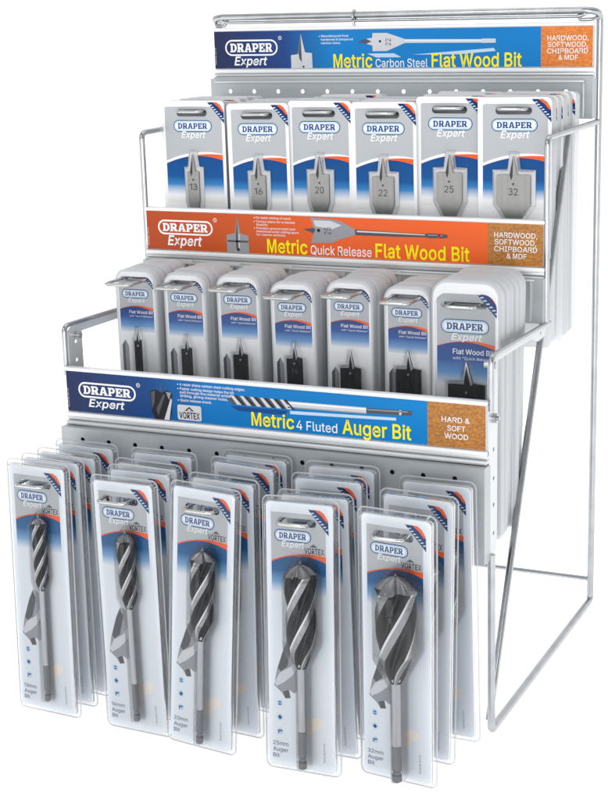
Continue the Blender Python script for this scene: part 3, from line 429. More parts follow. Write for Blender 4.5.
# ------------------------------------------------------------------ the stand
HW = .21; WX = .206; WR = .0036
stand = thing('display_stand', 'silver three tier wire counter stand with stepped metal peg panels', 'display stand', (0, .15, 0))
def sp(mb, name): return mb.build(name, stand, (0, -.15, 0))
HOLX = [-.1885+.02875*i for i in range(14)]
def peg_panel(y, z0, z1, depth, holes, name='peg_panel'):
    b = MB()
    b.plate([(-HW-.002, z0), (HW+.002, z0), (HW+.002, z1), (-HW-.002, z1)], y, y+.0012, 'silver', [circ(x, z, .0023, 12) for x, z in holes])
    b.box(-HW-.002, HW+.002, y+.0012, y+depth, z1-.0012, z1, 'silver')          # folded top
    for sx in (-1, 1):
        x = sx*(HW+.002); b.box(min(x, x-sx*.0012), max(x, x-sx*.0012), y+.0012, y+.016, z0, z1-.0012, 'silver')
    b.box(-HW-.0008, HW+.0008, y+.0012, y+.012, z0, z0+.0012, 'silver')
    return b
b = peg_panel(-.013, .166, .2530, .012, [(x, .242) for x in HOLX]); b.box(-HW+.004, HW-.004, -.0060, -.0052, .170, .2510, 'dark'); sp(b, 'peg_panel')  # dark sheet added behind the holes in place of shade
b = peg_panel(.156, .345, .3868, .009, [(x, .3735) for x in HOLX])
b.box(HW-.010, HW-.008, .1540, .1559, .3475, .3845, 'silver_light'); b.box(-HW+.006, HW-.006, .1530, .1559, .3848, .3866, 'silver_light', .0006)
sp(b, 'peg_panel')
b = peg_panel(.320, .519, .5590, .009, [(x, .5455) for x in HOLX])
b.box(HW-.0075, HW-.0055, .3165, .3199, .521, .5545, 'silver_light', .0006); b.box(-HW+.004, HW-.0055, .3165, .3199, .5548, .5570, 'silver_light', .0006)
sp(b, 'peg_panel')
SIGN = [(-.0015, .306), (.1645, .4366), (.3285, .609)]
for y, zt in SIGN:
    b = MB()
    b.box(-HW-.001, HW+.001, y-.0032, y+.006, zt, zt+.0034, 'lip', .0012)           # folded lip above the sign
    b.box(-HW-.001, HW+.001, y+.0012, y+.0030, zt-.0410, zt-.0001, 'silver_light')   # back of the holder
    b.box(-HW-.001, HW+.001, y-.0034, y+.0012, zt-.0446, zt-.0404, 'lip', .0010)
    b.box(-HW-.001, HW+.001, y-.0008, y+.0045, zt-.0482, zt-.0447, 'silver_light', .0006)
    b.box(-HW-.001, HW+.001, y-.0040, y+.0045, zt-.0524, zt-.0484, 'silver_light', .0010)
    sp(b, 'sign_holder')
for sx in (-1, 1):
    x = sx*(WX+.006)
    b = MB()                                                                       # upright, foot rail and front leg: one bent wire
    b.tube(fillet([(x-sx*.006, .010, .613), (x, .344, .613)][:0]+[(x, .344, .616), (x, .344, WR), (x, .006, WR), (x, .006, .170)], .006), WR, 'wire', 12)
    sp(b, 'side_frame')
    b = MB(); b.tube([(x-sx*.0052, .0155, .008), (x-sx*.0052, .2535, .5105)], WR*.95, 'wire', 12); sp(b, 'brace')
    b = MB(); b.tube(fillet([(x, .3425, .5145), (x, .1665, .5145), (x, .1665, .342)], .007), .0030, 'wire', 12)
    sp(b, 'side_arm')
    b = MB()                                                                       # lower arm with its punched upright plate
    b.tube(fillet([(x+sx*.0005, .1757, .3425), (x+sx*.0005, .0035, .3475), (x+sx*.0005, .0035, .300)], .008), .0026, 'wire', 12)
    xp = x-sx*.0025
    prof = [(.0045, .170), (.010, .163), (.020, .163), (.027, .172), (.0285, .30), (.0285, .3385), (.130, .3365), (.148, .3300), (.172, .3310), (.176, .3415), (.012, .3460), (.0045, .342)]
    hl = [circ(.0175, z, .0021, 10) for z in (.186, .212, .236, .262, .312, .330)]+[circ(.156, .3365, .0016, 10)]
    t = MB(); t.plate(prof, 0, .0012, 'silver_light', hl)
    b.add([(xp+sx*.0006-sx*(p[1]), p[0], p[2]) for p in t.v], [f if sx < 0 else f for f in t.f], 'silver_light')
    for zz in (.2905,):
        b.tube([(xp-sx*.002, .0165, zz), (xp+sx*.0045, .0165, zz)], .0042, 'wire', 14); b.tube([(xp+sx*.0045, .0165, zz), (xp+sx*.0062, .0165, zz)], .0022, 'wire', 10)
    b.tube([(xp-sx*.007, .0165, .337), (xp+sx*.003, .0165, .337)], .0032, 'wire', 12)
    sp(b, 'bracket')
b = MB()
b.tube(fillet([(WX+.006, .344, .616), (WX+.006, .335, .622), (WX-.004, .330, .6235), (-WX+.004, .330, .6235), (-WX-.006, .335, .622), (-WX-.006, .344, .616)], .004), WR, 'wire', 12)
for sx in (-1, 1):
    b.tube(fillet([(sx*(WX+.006), .340, .6165), (sx*(WX+.003), .331, .6150), (sx*(WX-.010), .3275, .6145), (sx*(WX-.012), .332, .6215)], .003), .0018, 'wire', 10)
b.tube(fillet([(-WX+.012, .331, .6235), (-WX+.003, .3285, .6205), (-WX+.010, .3285, .6178), (WX-.010, .3285, .6178), (WX-.003, .3285, .6205), (WX-.012, .331, .6235)], .003), .0017, 'wire', 10)
for zz_ in range(1):
    cx_ = -.045; b.tube([(cx_+.0000, .330+.0046*math.cos(a_*PI/8), .6225+.0056*math.sin(a_*PI/8)) for a_ in range(17)], .0014, 'wire', 8)
    b.tube([(cx_, .3275, .618), (cx_+.001, .3275, .611)], .0016, 'wire', 8)
sp(b, 'top_rail')
b = MB(); b.tube([(-WX-.004, .344, .0275), (WX+.004, .344, .0275)], .0024, 'wire', 12)
b.tube([(-WX-.004, .006, WR), (WX+.004, .006, WR)][:2], .0024, 'wire', 12) if False else None
sp(b, 'back_rail')

# ------------------------------------------------------------------ header signs
def sign_base(y, zt, name, label, bgmat, woodmat, woodx):
    t = thing(name, label, 'header sign', (0, y, zt-.040))
    b = MB(); Z0, Z1 = .0002, .0398
    b.plate([(-.2098, Z0), (.2098, Z0), (.2098, Z1), (-.2098, Z1)], -.0007, .0007, 'white')
    b.poly([(-.2096, Z0+.0002), (woodx, Z0+.0002), (woodx, Z1-.0002), (-.2096, Z1-.0002)], -.0009, bgmat)
    b.poly([(woodx, Z0+.0002), (.2096, Z0+.0002), (.2096, Z1-.0002), (woodx, Z1-.0002)], -.0009, woodmat)
    text(b, 'Stock No. 20719', -.2078, -.19, .0045, .0055, -.0010, 'white', 0, 0, 1)
    b.build('printed_board', t)
    return t
Y1 = -.0011
mm = .001
def zz(v): return .040+v*mm
def sign_logo(t, z1, z0, ez0, ez1):
    b = MB(); x0, x1 = -.1965, -.1335; h = (z1-z0)*mm
    ring(b, x0, x1, zz(z0), zz(z1), .0017, Y1, 'white', 10)
    slab(b, 'DRAPER', x0+h*.36, x1-h*.36, zz(z0)+h*.23, zz(z1)-h*.23, Y1, 'white')
    text(b, 'Expert', -.186, -.1462, zz(ez0), zz(ez1), Y1, 'white', .035, .2)
    b.poly(circ(-.1305, zz(z1+1.4), .0021), Y1, 'white', [circ(-.1305, zz(z1+1.4), .0016)])
    text(b, 'R', -.1312, -.1298, zz(z1+.6), zz(z1+2.2), Y1, 'white', .02)
    b.build('logo', t)
def words(t, items):
    for name, test in (('headline', lambda i: i[5] == 'yellow' or i[0] in ('4 Fluted', 'Quick Release', 'Carbon Steel')), ('wood_note', lambda i: i[0].isupper()), ('bullet_text', lambda i: True)):
        b = MB(); rest = []
        for i in items:
            if not test(i): rest.append(i); continue
            s, x0, x1, z0, z1, k, bold = i; text(b, s, x0*mm, x1*mm, zz(z0), zz(z1), Y1-.0001, k, bold)
        items = rest
        if b.v: b.build(name, t)

# blue sign of the bottom tier
t = sign_base(*SIGN[0], 'header_sign', 'blue sign reading Metric 4 Fluted Auger Bit above the bottom tier', 'signlow', 'woodbrown', .157)
sign_logo(t, -10.0, -25.0, -33.6, -26.2)
b = MB()                                                                            # pictures printed on the board
def P(l, k, y=Y1): b.poly([(x*mm, zz(z)) for x, z in l], y, k)
P([(-118, -13), (-112, -11), (-106, -14), (-100, -11), (-94.5, -13.5), (-95.5, -32), (-98, -39.6), (-114, -39.6), (-117, -32)], 'black')
P([(-117, -14), (-112.5, -12), (-113.5, -24), (-116.5, -30)], 'inkdark', Y1-.0001); P([(-104, -39.4), (-96, -18), (-94.8, -20), (-98.5, -39.4)], 'inklight', Y1-.0001)
P([(-112, -30), (-104, -15), (-102, -16), (-110, -36)], 'inkdark', Y1-.0001); P([(-107.5, -12), (-106.4, -4), (-105.2, -12)], 'inkdark')
P([(-101, -12.5), (-95.5, -13), (-98, -20)], 'inkgrey', Y1-.0001)
b.build('head_picture', t); b = MB()
b.poly(rrect(-.0895, -.0645, zz(-38), zz(-23.5), .002), Y1, 'inklight')
text(b, 'VORTEX', -.0878, -.0662, zz(-36.4), zz(-30.4), Y1-.0001, 'black', .04); P([(-82, -29), (-77, -25), (-72, -29)], 'black', Y1-.0001); P([(-79.5, -28.6), (-77, -26.6), (-74.5, -28.6)], 'inklight', Y1-.0002)
b.build('badge', t); b = MB()
P([(-33, -10.2), (24, -10.2), (24, -18.6), (-33, -18.6)], 'inkdark'); P([(-40, -14.4), (-33, -12.4), (-33, -16.4)], 'inkdark')
for i in range(6):
    x = -34+i*10; P([(x, -10.2), (x+3.4, -10.2), (x+11.5, -18.6), (x+7, -18.6)], 'inklight', Y1-.0001); P([(x+4.6, -10.2), (x+6.6, -10.2), (x+15, -18.6), (x+13, -18.6)], 'black', Y1-.0001)
P([(24, -11.2), (100, -10.8), (100, -16.6), (24, -17.4)], 'inklight'); P([(26, -12.0), (100, -11.6), (100, -12.9), (26, -13.5)], 'white', Y1-.0001); P([(24, -16.2), (100, -15.5), (100, -16.6), (24, -17.4)], 'inkgrey', Y1-.0001)
P([(100, -11.2), (140, -10.2), (143, -10.8), (143, -14), (140, -14.8), (100, -15.8)], 'inkdark'); P([(101, -12.0), (139, -11.0), (139, -12.0), (101, -13.0)], 'inkgrey', Y1-.0001); P([(131, -10.4), (133, -10.4), (133, -14.8), (131, -14.8)], 'inklight', Y1-.0001)
P([(-34, -20.2), (24, -20.2), (20, -24.5), (-26, -24.5)], 'inkblue'); P([(26, -20.0), (128, -17.6), (128, -20.2), (26, -23.0)], 'paleblue')
b.build('bit_picture', t)
words(t, [('Metric', -13, 29.8, -36.6, -24.6, 'yellow', .03), ('4 Fluted', 32, 72, -36.6, -28.2, 'white', .012), ('Auger Bit', 76.8, 142, -36.4, -23.8, 'yellow', .03),
          ('HARD &', 170, 195.5, -17.2, -12.6, 'white', .015), ('SOFT', 175, 191.5, -24.7, -20.1, 'white', .015), ('WOOD', 172.5, 194, -31.8, -27.2, 'white', .015),
          ('• 6 razor sharp carbon steel cutting edges.', -88.5, -18.5, -5.2, -2.8, 'white', .012), ('• Faster cutting design helps the bit', -88.5, -30, -9.2, -6.8, 'white', .012), ('pull through the material whilst', -86, -33, -12.6, -10.2, 'white', .012),
          ('drilling, giving cleaner holes.', -86, -36, -16.0, -13.6, 'white', .012), ('• Quick release shank.', -88.5, -53, -20.2, -17.8, 'white', .012)])
# orange sign of the middle tier
t = sign_base(*SIGN[1], 'header_sign', 'orange sign reading Metric Quick Release Flat Wood Bit above the middle tier', 'signmid', 'woodbrown', .156)
sign_logo(t, -9.0, -24.0, -34.6, -25.0)
b = MB()
P([(-118, -22), (-108.5, -20), (-105.5, -3), (-102.5, -20), (-93.5, -22), (-93, -39.6), (-118, -39.6)], 'inkgrey'); P([(-117, -27), (-94, -27), (-94, -29), (-117, -29)], 'inkdark', Y1-.0001)
P([(-107.4, -20), (-105.5, -4), (-105.4, -34), (-107.8, -36)], 'inkdark', Y1-.0001); P([(-104.6, -20), (-103.4, -21), (-103.4, -36), (-104.6, -34)], 'inklight', Y1-.0001); b.poly(circ(-.1052, zz(-36.2), .0016), Y1-.0002, 'black')
b.build('head_picture', t); b = MB()
P([(-25, -1.6), (-3, -2.2), (8, -4.5), (22, -11.4), (22, -17.0), (6, -22), (-2, -25.5), (-25, -26.5), (-22, -17), (-33, -13), (-22, -11.5)], 'inkgrey'); P([(-22, -4), (-4, -4), (8, -8), (-2, -12), (-20, -10)], 'inklight', Y1-.0001)
P([(-33, -13), (-22, -11.5), (-20, -13), (-22, -17)], 'inkdark', Y1-.0001); b.poly(circ(-.0165, zz(-13.8), .0017), Y1-.0002, 'black')
text(b, '25', -.0085, -.0085, zz(-17), zz(-9), Y1-.0001, 'inkdark', .0) if False else text(b, '25', -.0035, .0035, zz(-17.5), zz(-17.5)+.007, Y1-.0001, 'inkdark', .0, 0, 1)
P([(22, -11.4), (60, -12.6), (96, -13.0), (96, -16.4), (60, -17.0), (22, -17.0)], 'inkdark'); P([(24, -12.4), (94, -13.6), (94, -14.6), (24, -14.0)], 'inklight', Y1-.0001)
P([(96, -12.4), (113, -12.6), (113, -16.8), (96, -17.0)], 'inkdark'); P([(97, -13.6), (112, -13.7), (112, -14.6), (97, -14.6)], 'inkgrey', Y1-.0001); P([(107, -12.5), (109, -12.5), (109, -16.9), (107, -16.9)], 'red', Y1-.0001); P([(113, -13), (116.5, -13.2), (116.5, -16.2), (113, -16.4)], 'inkdark')
b.build('bit_picture', t)
words(t, [('Metric', -73, -29, -37.6, -24.6, 'yellow', .03), ('Quick Release', -25.6, 39, -37.6, -28.8, 'white', .015), ('Flat Wood Bit', 43, 138.4, -37.6, -24.6, 'yellow', .03),
          ('HARDWOOD,', 162.5, 204, -13.6, -8.8, 'white', .012), ('SOFTWOOD,', 163, 203, -20.1, -15.3, 'white', .012), ('CHIPBOARD', 162.5, 204, -26.6, -21.8, 'white', .012), ('& MDF', 174.5, 194, -33.1, -28.3, 'white', .012),
          ('• For faster sinking of wood.', -87, -46, -4.4, -2.3, 'white', .012), ('• Taviour plane for extended', -87, -42, -8.2, -6.1, 'white', .012), ('flowlife.', -84.5, -71, -11.4, -9.3, 'white', .012), ('• Precision ground point and', -87, -42, -14.8, -12.7, 'white', .012),
          ('chamfered outer cutting spurs', -84.5, -38, -18.0, -15.9, 'white', .012), ('for cleaner sections.', -84.5, -52, -21.2, -19.1, 'white', .012)])
# blue sign at the top
t = sign_base(*SIGN[2], 'header_sign', 'blue sign reading Metric Carbon Steel Flat Wood Bit at the very top', 'signtop', 'woodorange', .157)
sign_logo(t, -9.2, -26.2, -36.0, -27.2)
b = MB()
P([(-118, -26), (-110, -25), (-106, -4), (-101.5, -23), (-93.5, -24), (-93, -39.6), (-118, -39.6)], 'inklight'); P([(-109.4, -23), (-106, -5), (-105.4, -33), (-108, -30)], 'inkdark', Y1-.0001)
P([(-117, -39.4), (-117, -29), (-109, -28), (-106, -36), (-106, -39.4)], 'inklight', Y1-.0002); b.poly(circ(-.1035, zz(-38), .0011), Y1-.0002, 'black')
b.build('head_picture', t); b = MB()
P([(-24, -4.2), (-8, -4.2), (12, -10.6), (12, -14.6), (-8, -22.6), (-24, -22.6), (-24, -17), (-31, -15), (-41, -13.2), (-31, -10), (-24, -9)], 'inklight'); P([(-41, -13.2), (-31, -10), (-25, -12.8), (-31, -15)], 'inkdark', Y1-.0001)
b.poly(circ(-.0155, zz(-12.6), .0013), Y1-.0001, 'black'); text(b, '22', -.0035, .0035, zz(-17.0), zz(-17.0)+.006, Y1-.0001, 'inkdark', .0, 0, 1)
P([(12, -10.8), (95, -11.8), (95, -15.2), (12, -14.6)], 'inklight'); P([(12, -11.6), (95, -12.4), (95, -13.2), (12, -12.6)], 'white', Y1-.0001); P([(95, -11.2), (110, -11.4), (110, -15.4), (95, -15.6)], 'inklight')
P([(20, -26.5), (108, -20.6), (110, -23.6), (70, -26.5)], 'paleblue'); P([(-30, -25), (0, -25), (8, -29), (-20, -29)], 'paleblue')
b.build('bit_picture', t)
words(t, [('Metric', -68.7, -24.3, -38.9, -25.6, 'yellow', .03), ('Carbon Steel', -20.8, 37, -38.9, -30.6, 'white', .012), ('Flat Wood Bit', 41.3, 137.3, -38.9, -25.6, 'yellow', .03),
          ('HARDWOOD,', 163.5, 205.4, -14.0, -9.2, 'white', .012), ('SOFTWOOD,', 164, 204.4, -20.3, -15.5, 'white', .012), ('CHIPBOARD', 163.5, 205, -26.6, -21.8, 'white', .012), ('& MDF', 175, 195, -32.9, -28.1, 'white', .012),
          ('• Manufactured from', -85, -51, -7.6, -5.4, 'white', .012), ('hardened & tempered', -82.5, -46, -11.2, -9.0, 'white', .012), ('carbon steel.', -82.5, -60, -14.8, -12.6, 'white', .012)])

# ------------------------------------------------------------------ packs
def swoosh(x0, x1, za, zb, zc, n=14):
    """upper curve of the coloured field: za at the left edge, zb at the crest, zc at the right edge"""
    o = []
    for i in range(n+1):
        t = i/n; z = za*(1-t)**2+2*t*(1-t)*(2*zb-(za+zc)/2)+zc*t*t; o.append((x0+(x1-x0)*t, z))
    return o

def shell(mb, W, H, r, rt, yb, yf, inset, wall, face, rim, slot, bev=.0012, top=None):
    """moulded cover: wall from yb to yf, rounded shoulder, clear face with the hanging slot"""
    def L(d, y, rr): return [(x, y, z) for x, z in rrect(-W/2+d, W/2-d, -H+d, -d, max(r-d, .0008), 7, max(rt-d, .0008))]
    loops = [L(0, yb, r), L(0.0003, yf+bev*1.2, r), L(.0008, yf+bev*.4, r), L(bev*1.3, yf, r)]
    mb.loft([l[::-1] for l in loops], wall)
    o2 = rrect(-W/2+bev*1.3, W/2-bev*1.3, -H+bev*1.3, -bev*1.3, max(r-bev*1.3, .0008), 7, max(rt-bev*1.3, .0008))
    i2 = rrect(-W/2+inset, W/2-inset, -H+inset, -(top or inset*1.3), max(r-inset, .002), 7, max(rt-inset*.8, .003))
    mb.poly(o2, yf, rim, [i2])
    mb.poly(i2, yf, face, [slot] if slot else [])

def bubble(prof, y0, mb, k, n=14):
    """prof: (z, half width, depth)"""
    loops = []
    for z, wd, dp in prof:
        loops.append([(-wd*math.cos(PI*j/n), y0-dp*math.sin(PI*j/n)**.8, z) for j in range(n+1)])
    m_ = n+1
    vs = [p for l in loops for p in l]
    mb.add(vs, [(i*m_+j, (i+1)*m_+j, (i+1)*m_+j+1, i*m_+j+1) for i in range(len(loops)-1) for j in range(n)], k, True)

BITZ = {13: (-.0450, -.1170, -.1880, -.2225), 16: (-.0435, -.1165, -.1865, -.2225), 20: (-.0510, -.1340, -.1965, -.2280), 25: (-.0495, -.1415, -.1960, -.2290), 32: (-.0460, -.1405, -.1960, -.2290)}
def auger_bit(parent, D, yc, xo, back, size):
    """fluted head, silver shank, dark hexagon end; along -Z"""
    root = MB()
    z_tip, z_sh, z_hex, z_end = BITZ[size]; z_full = z_tip-.0065-D*.20; z_tap = z_sh+D*.72
    R = D/2; rs = .0019+.074*D
    nz, nt = 72, 48; pitch = 5.4*D; lobes = 4
    land = []
    loops = []
    for i in range(nz+1):
        z = z_full+(z_sh-z_full)*i/nz
        if z > z_tap: env = R*(1-.12*(z_full-z)/(z_full-z_tap))
        else: q = (z-z_tap)/(z_sh-z_tap); env = R*.88*(1-q)+rs*1.05*q
        if i < 3: env *= 1.04
        l = []
        for j in range(nt):
            ph = 2*PI*j/nt+2*PI*z/pitch; u = (lobes*2*PI*j/nt) % (2*PI)/(2*PI)
            prof = 1.0 if u < .34 else .52+.48*abs(math.cos(PI*(u-.34)/.66))**2.2
            q = env*(prof if env > rs*1.2 else 1)
            l.append((xo+q*math.cos(ph), min(yc+q*math.sin(ph), back), z))
        loops.append(l)
    hd = MB(); vs = [p for l in loops for p in l]
    A = []; B = []; E_ = []
    for i in range(nz):
        for j in range(nt):
            f = (i*nt+j, i*nt+(j+1) % nt, (i+1)*nt+(j+1) % nt, (i+1)*nt+j); z = vs[f[0]][2]
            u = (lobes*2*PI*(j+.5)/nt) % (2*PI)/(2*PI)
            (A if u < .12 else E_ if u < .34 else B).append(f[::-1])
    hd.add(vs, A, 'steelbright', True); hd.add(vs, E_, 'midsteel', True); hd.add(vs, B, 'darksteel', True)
    top = loops[0]; n = nt
    cone = [top, [(xo+(p[0]-xo)*.62, yc+(p[1]-yc)*.62, z_full+D*.20) for p in top], [(xo+(p[0]-xo)*.22, yc+(p[1]-yc)*.22, z_full+D*.30) for p in top],
            [(xo+.0016*math.cos(2*PI*j/n), yc+.0016*math.sin(2*PI*j/n), z_full+D*.30+.0016) for j in range(n)], [(xo+.0002*math.cos(2*PI*j/n), yc+.0002*math.sin(2*PI*j/n), z_tip) for j in range(n)]]
    hd.loft(cone, 'midsteel', True)
    h = hd.build('fluted_head', parent)
    sh = MB(); N = 20
    c = lambda r, z: [(xo+r*math.cos(-2*PI*j/N), yc+r*math.sin(-2*PI*j/N), z) for j in range(N)]
    sh.loft([c(rs, z_sh+.004), c(rs, z_hex)], 'shanksteel', True, True, True)
    sh.build('shank', h)
    hx = MB(); N = 6
    rh = rs*1.02
    hx.loft([c(rh*.9, z_hex+.0008), c(rh, z_hex-.001), c(rh, z_end+.011)], 'hexsteel', False, True, False)
    hx.loft([c(rh, z_end+.011), c(rh*.78, z_end+.0095), c(rh*.78, z_end+.007), c(rh, z_end+.0055), c(rh, z_end+.0015), c(rh*.8, z_end)], 'hexsteel', False, False, True)
    hx.build('hexagon_end', h)

def make_auger_pack(size):
    root = thing('auger_bit_pack', 'x', 'drill bit pack', group='clear auger bit packs on the bottom tier')
    W, H = .070, .238; cw = .0308
    slot = rrect(-.0185, .0155, -.0238, -.0172, .0032)
    mb = MB(); yp = -.0032
    mb.plate(rrect(-cw, cw, -.2335, -.0045, .0035), yp, yp+.0005, 'whiteA', [slot])
    e = .00008
    x0, x1 = -.0262, .0240
    sw = swoosh(x0, x1, -.0560, -.0490, -.0530); s2 = swoosh(x0, x1, -.0545, -.0475, -.0478)
    mb.poly(rrect(x0, x1, -.0585, -.0130, .001, 3)[:0]+[(x0, -.0545)]+s2[1:-1]+[(x1, -.0478), (x1, -.0130), (x0, -.0130)], yp-e, 'greyA', [slot])
    mb.poly(s2+sw[::-1], yp-e, 'orange')
    mb.poly([(x0, -.094), (x1, -.094)]+sw[::-1], yp-e, 'blueA')
    card_logo(mb, -.0225, .0103, -.0325, .0092, yp-2*e, -.0395, .0048, -.0165, .0045)
    text(mb, 'VORTEX', .0045, .0225, -.0462, -.0415, yp-2*e, 'black', .035); mb.poly([(.009, -.0405), (.0128, -.0378), (.0166, -.0405)], yp-2*e, 'inkdark')
    sticker(mb, .0268, -.0088, .0185, yp-3*e)
    # lower print: faded picture of the head, three round symbols, wording
    gx = -.0255
    mb.poly([(-.0255, -.164), (-.0228, -.150), (-.0160, -.130), (-.0110, -.120), (.002, -.124), (.004, -.150), (0, -.164), (-.007, -.169), (-.0115, -.166), (-.0100, -.1735), (-.0150, -.1745), (-.0190, -.1690)], yp-e, 'inkgrey')
    mb.poly([(-.0250, -.161), (-.0200, -.152), (-.0100, -.146), (.002, -.130), (.003, -.137), (-.008, -.153), (-.0160, -.160), (-.0235, -.1645)], yp-2*e, 'inklight')
    mb.poly([(-.0218, -.148), (-.0160, -.131), (-.0115, -.122), (-.0080, -.128), (-.0130, -.146), (-.0190, -.151)], yp-2*e, 'inkdark')
    mb.poly([(-.0170, -.1685), (-.0150, -.1740), (-.0105, -.1730), (-.0120, -.1665)], yp-2*e, 'inkdark')
    for i, z in enumerate((-.179, -.1915, -.204)):
        mb.poly(circ(-.0205, z, .0030), yp-e, 'paleblue')
        if i == 0: mb.poly(rrect(-.0218, -.0192, z-.0016, z-.0004, .0002, 2), yp-2*e, 'inkblue'); mb.poly(rrect(-.0218, -.0192, z+.0004, z+.0016, .0002, 2), yp-2*e, 'inkblue')
        elif i == 1: mb.poly([(-.0225, z), (-.0205, z-.0021), (-.0185, z), (-.0205, z+.0021)], yp-2*e, 'inkblue')
        else: mb.poly([(-.0224, z+.0012), (-.0184, z+.0014), (-.0188, z-.0002), (-.0212, z-.0002), (-.0216, z-.0022), (-.0226, z-.0022)], yp-2*e, 'textgrey')
    mb.poly([(.004, -.193), (.013, -.187), (.020, -.190), (.018, -.197), (.011, -.199), (.010, -.206), (.005, -.204)], yp-e, 'beige')
    for i, s in enumerate((f'{size}mm', 'Auger', 'Bit')): text(mb, s, -.0275, -.0275+(.0145, .0145, .0062)[i], -.2165-.0055*i, -.2130-.0055*i, yp-2*e, 'textgrey', .012)
    text(mb, 'Stock No.51749', .0215, .0385, -.2260, -.2245, yp-2*e, 'textgrey', 0, 0, 1)
    mb.build('printed_card', root)
    D = {13: .0142, 16: .0172, 20: .0222, 25: .0275, 32: .0352}[size]; R = D/2
    yc = -(.0040+.80*R); xo = .07*D+.0040
    auger_bit(root, D, yc, xo, -.0038, size)
    sb = MB()
    sb.plate(rrect(-W/2, W/2, -H, 0, .006, 7), -.0009, -.0001, 'clear', [rrect(-cw-.0012, cw+.0012, -.2348, -.0032, .0045, 7)], 'rim')
    # raised tray over the card
    L = lambda d, y: [(x, y, z) for x, z in rrect(-cw-.0012+d, cw+.0012-d, -.2348+d, -.0032-d, .0045, 7)][::-1]
    sb.loft([L(0, -.0009), L(.0002, -.0050), L(.0006, -.0058), L(.0014, -.0061)], 'rim')
    face = rrect(-cw+.0002, cw-.0002, -.2334, -.0046, .0045, 7)
    zt_, zs_, _, ze_ = BITZ[size]
    bw = [(zt_+.0030, R*.15, .0005), (zt_+.0018, R*.35, R*.9), (zt_-.004-D*.08, R*.75+.0010, R*1.7), (zt_-.0078-D*.20, R+.0016, R*2+.0012), (zs_+D*.70, R+.0016, R*2+.0012), (zs_-.001, .0052, R*1.0+.006), (zs_-.012, .0048, R*.9+.0055), (ze_+.002, .0048, R*.9+.0055), (ze_-.0016, .0040, R*.8), (ze_-.0026, .002, .0005)]
    lp = [(x, -.0006, z) for x, z in rrect(-W/2, W/2, -H, 0, .006, 5)]; sb.tube(lp+[lp[0]], .0007, 'bead', 6, False)
    sb.poly(face, -.0061, 'clear', [slot])
    bb = MB(); bubble(bw, -.0061, bb, 'bubble'); bb.v = [(x+xo, y, z) for x, y, z in bb.v]
    sb.add(bb.v, bb.f, 'bubble', True)
    sb.build('blister', root)
    return root

def paddle(D, zt, zs, zp, ze, neck=.0035):
    """outline of a flat wood bit: point zt, shoulders zs, end of the blade zp, neck ze"""
    r = D/2; q = min(.0036, r*.36)
    return [(-neck, ze-.06), (neck, ze-.06), (neck, ze), (r, zp), (r, zs-.0006), (r-.0006, zs), (q, zs), (.0003, zt), (-.0003, zt), (-q, zs), (-r+.0006, zs), (-r, zs-.0006), (-r, zp), (-neck, ze)]
def grow(l, d):
    n = len(l); o = []
    for i in range(n):
        a, b_, c = Vector(l[i-1]), Vector(l[i]), Vector(l[(i+1) % n])
        n0 = (b_-a).normalized(); n1 = (c-b_).normalized(); n0 = Vector((n0.y, -n0.x)); n1 = Vector((n1.y, -n1.x)); s_ = n0+n1
        s_ = s_/max(.55, (1+n0.dot(n1))); o.append((b_.x+s_.x*d, b_.y+s_.y*d))
    return o

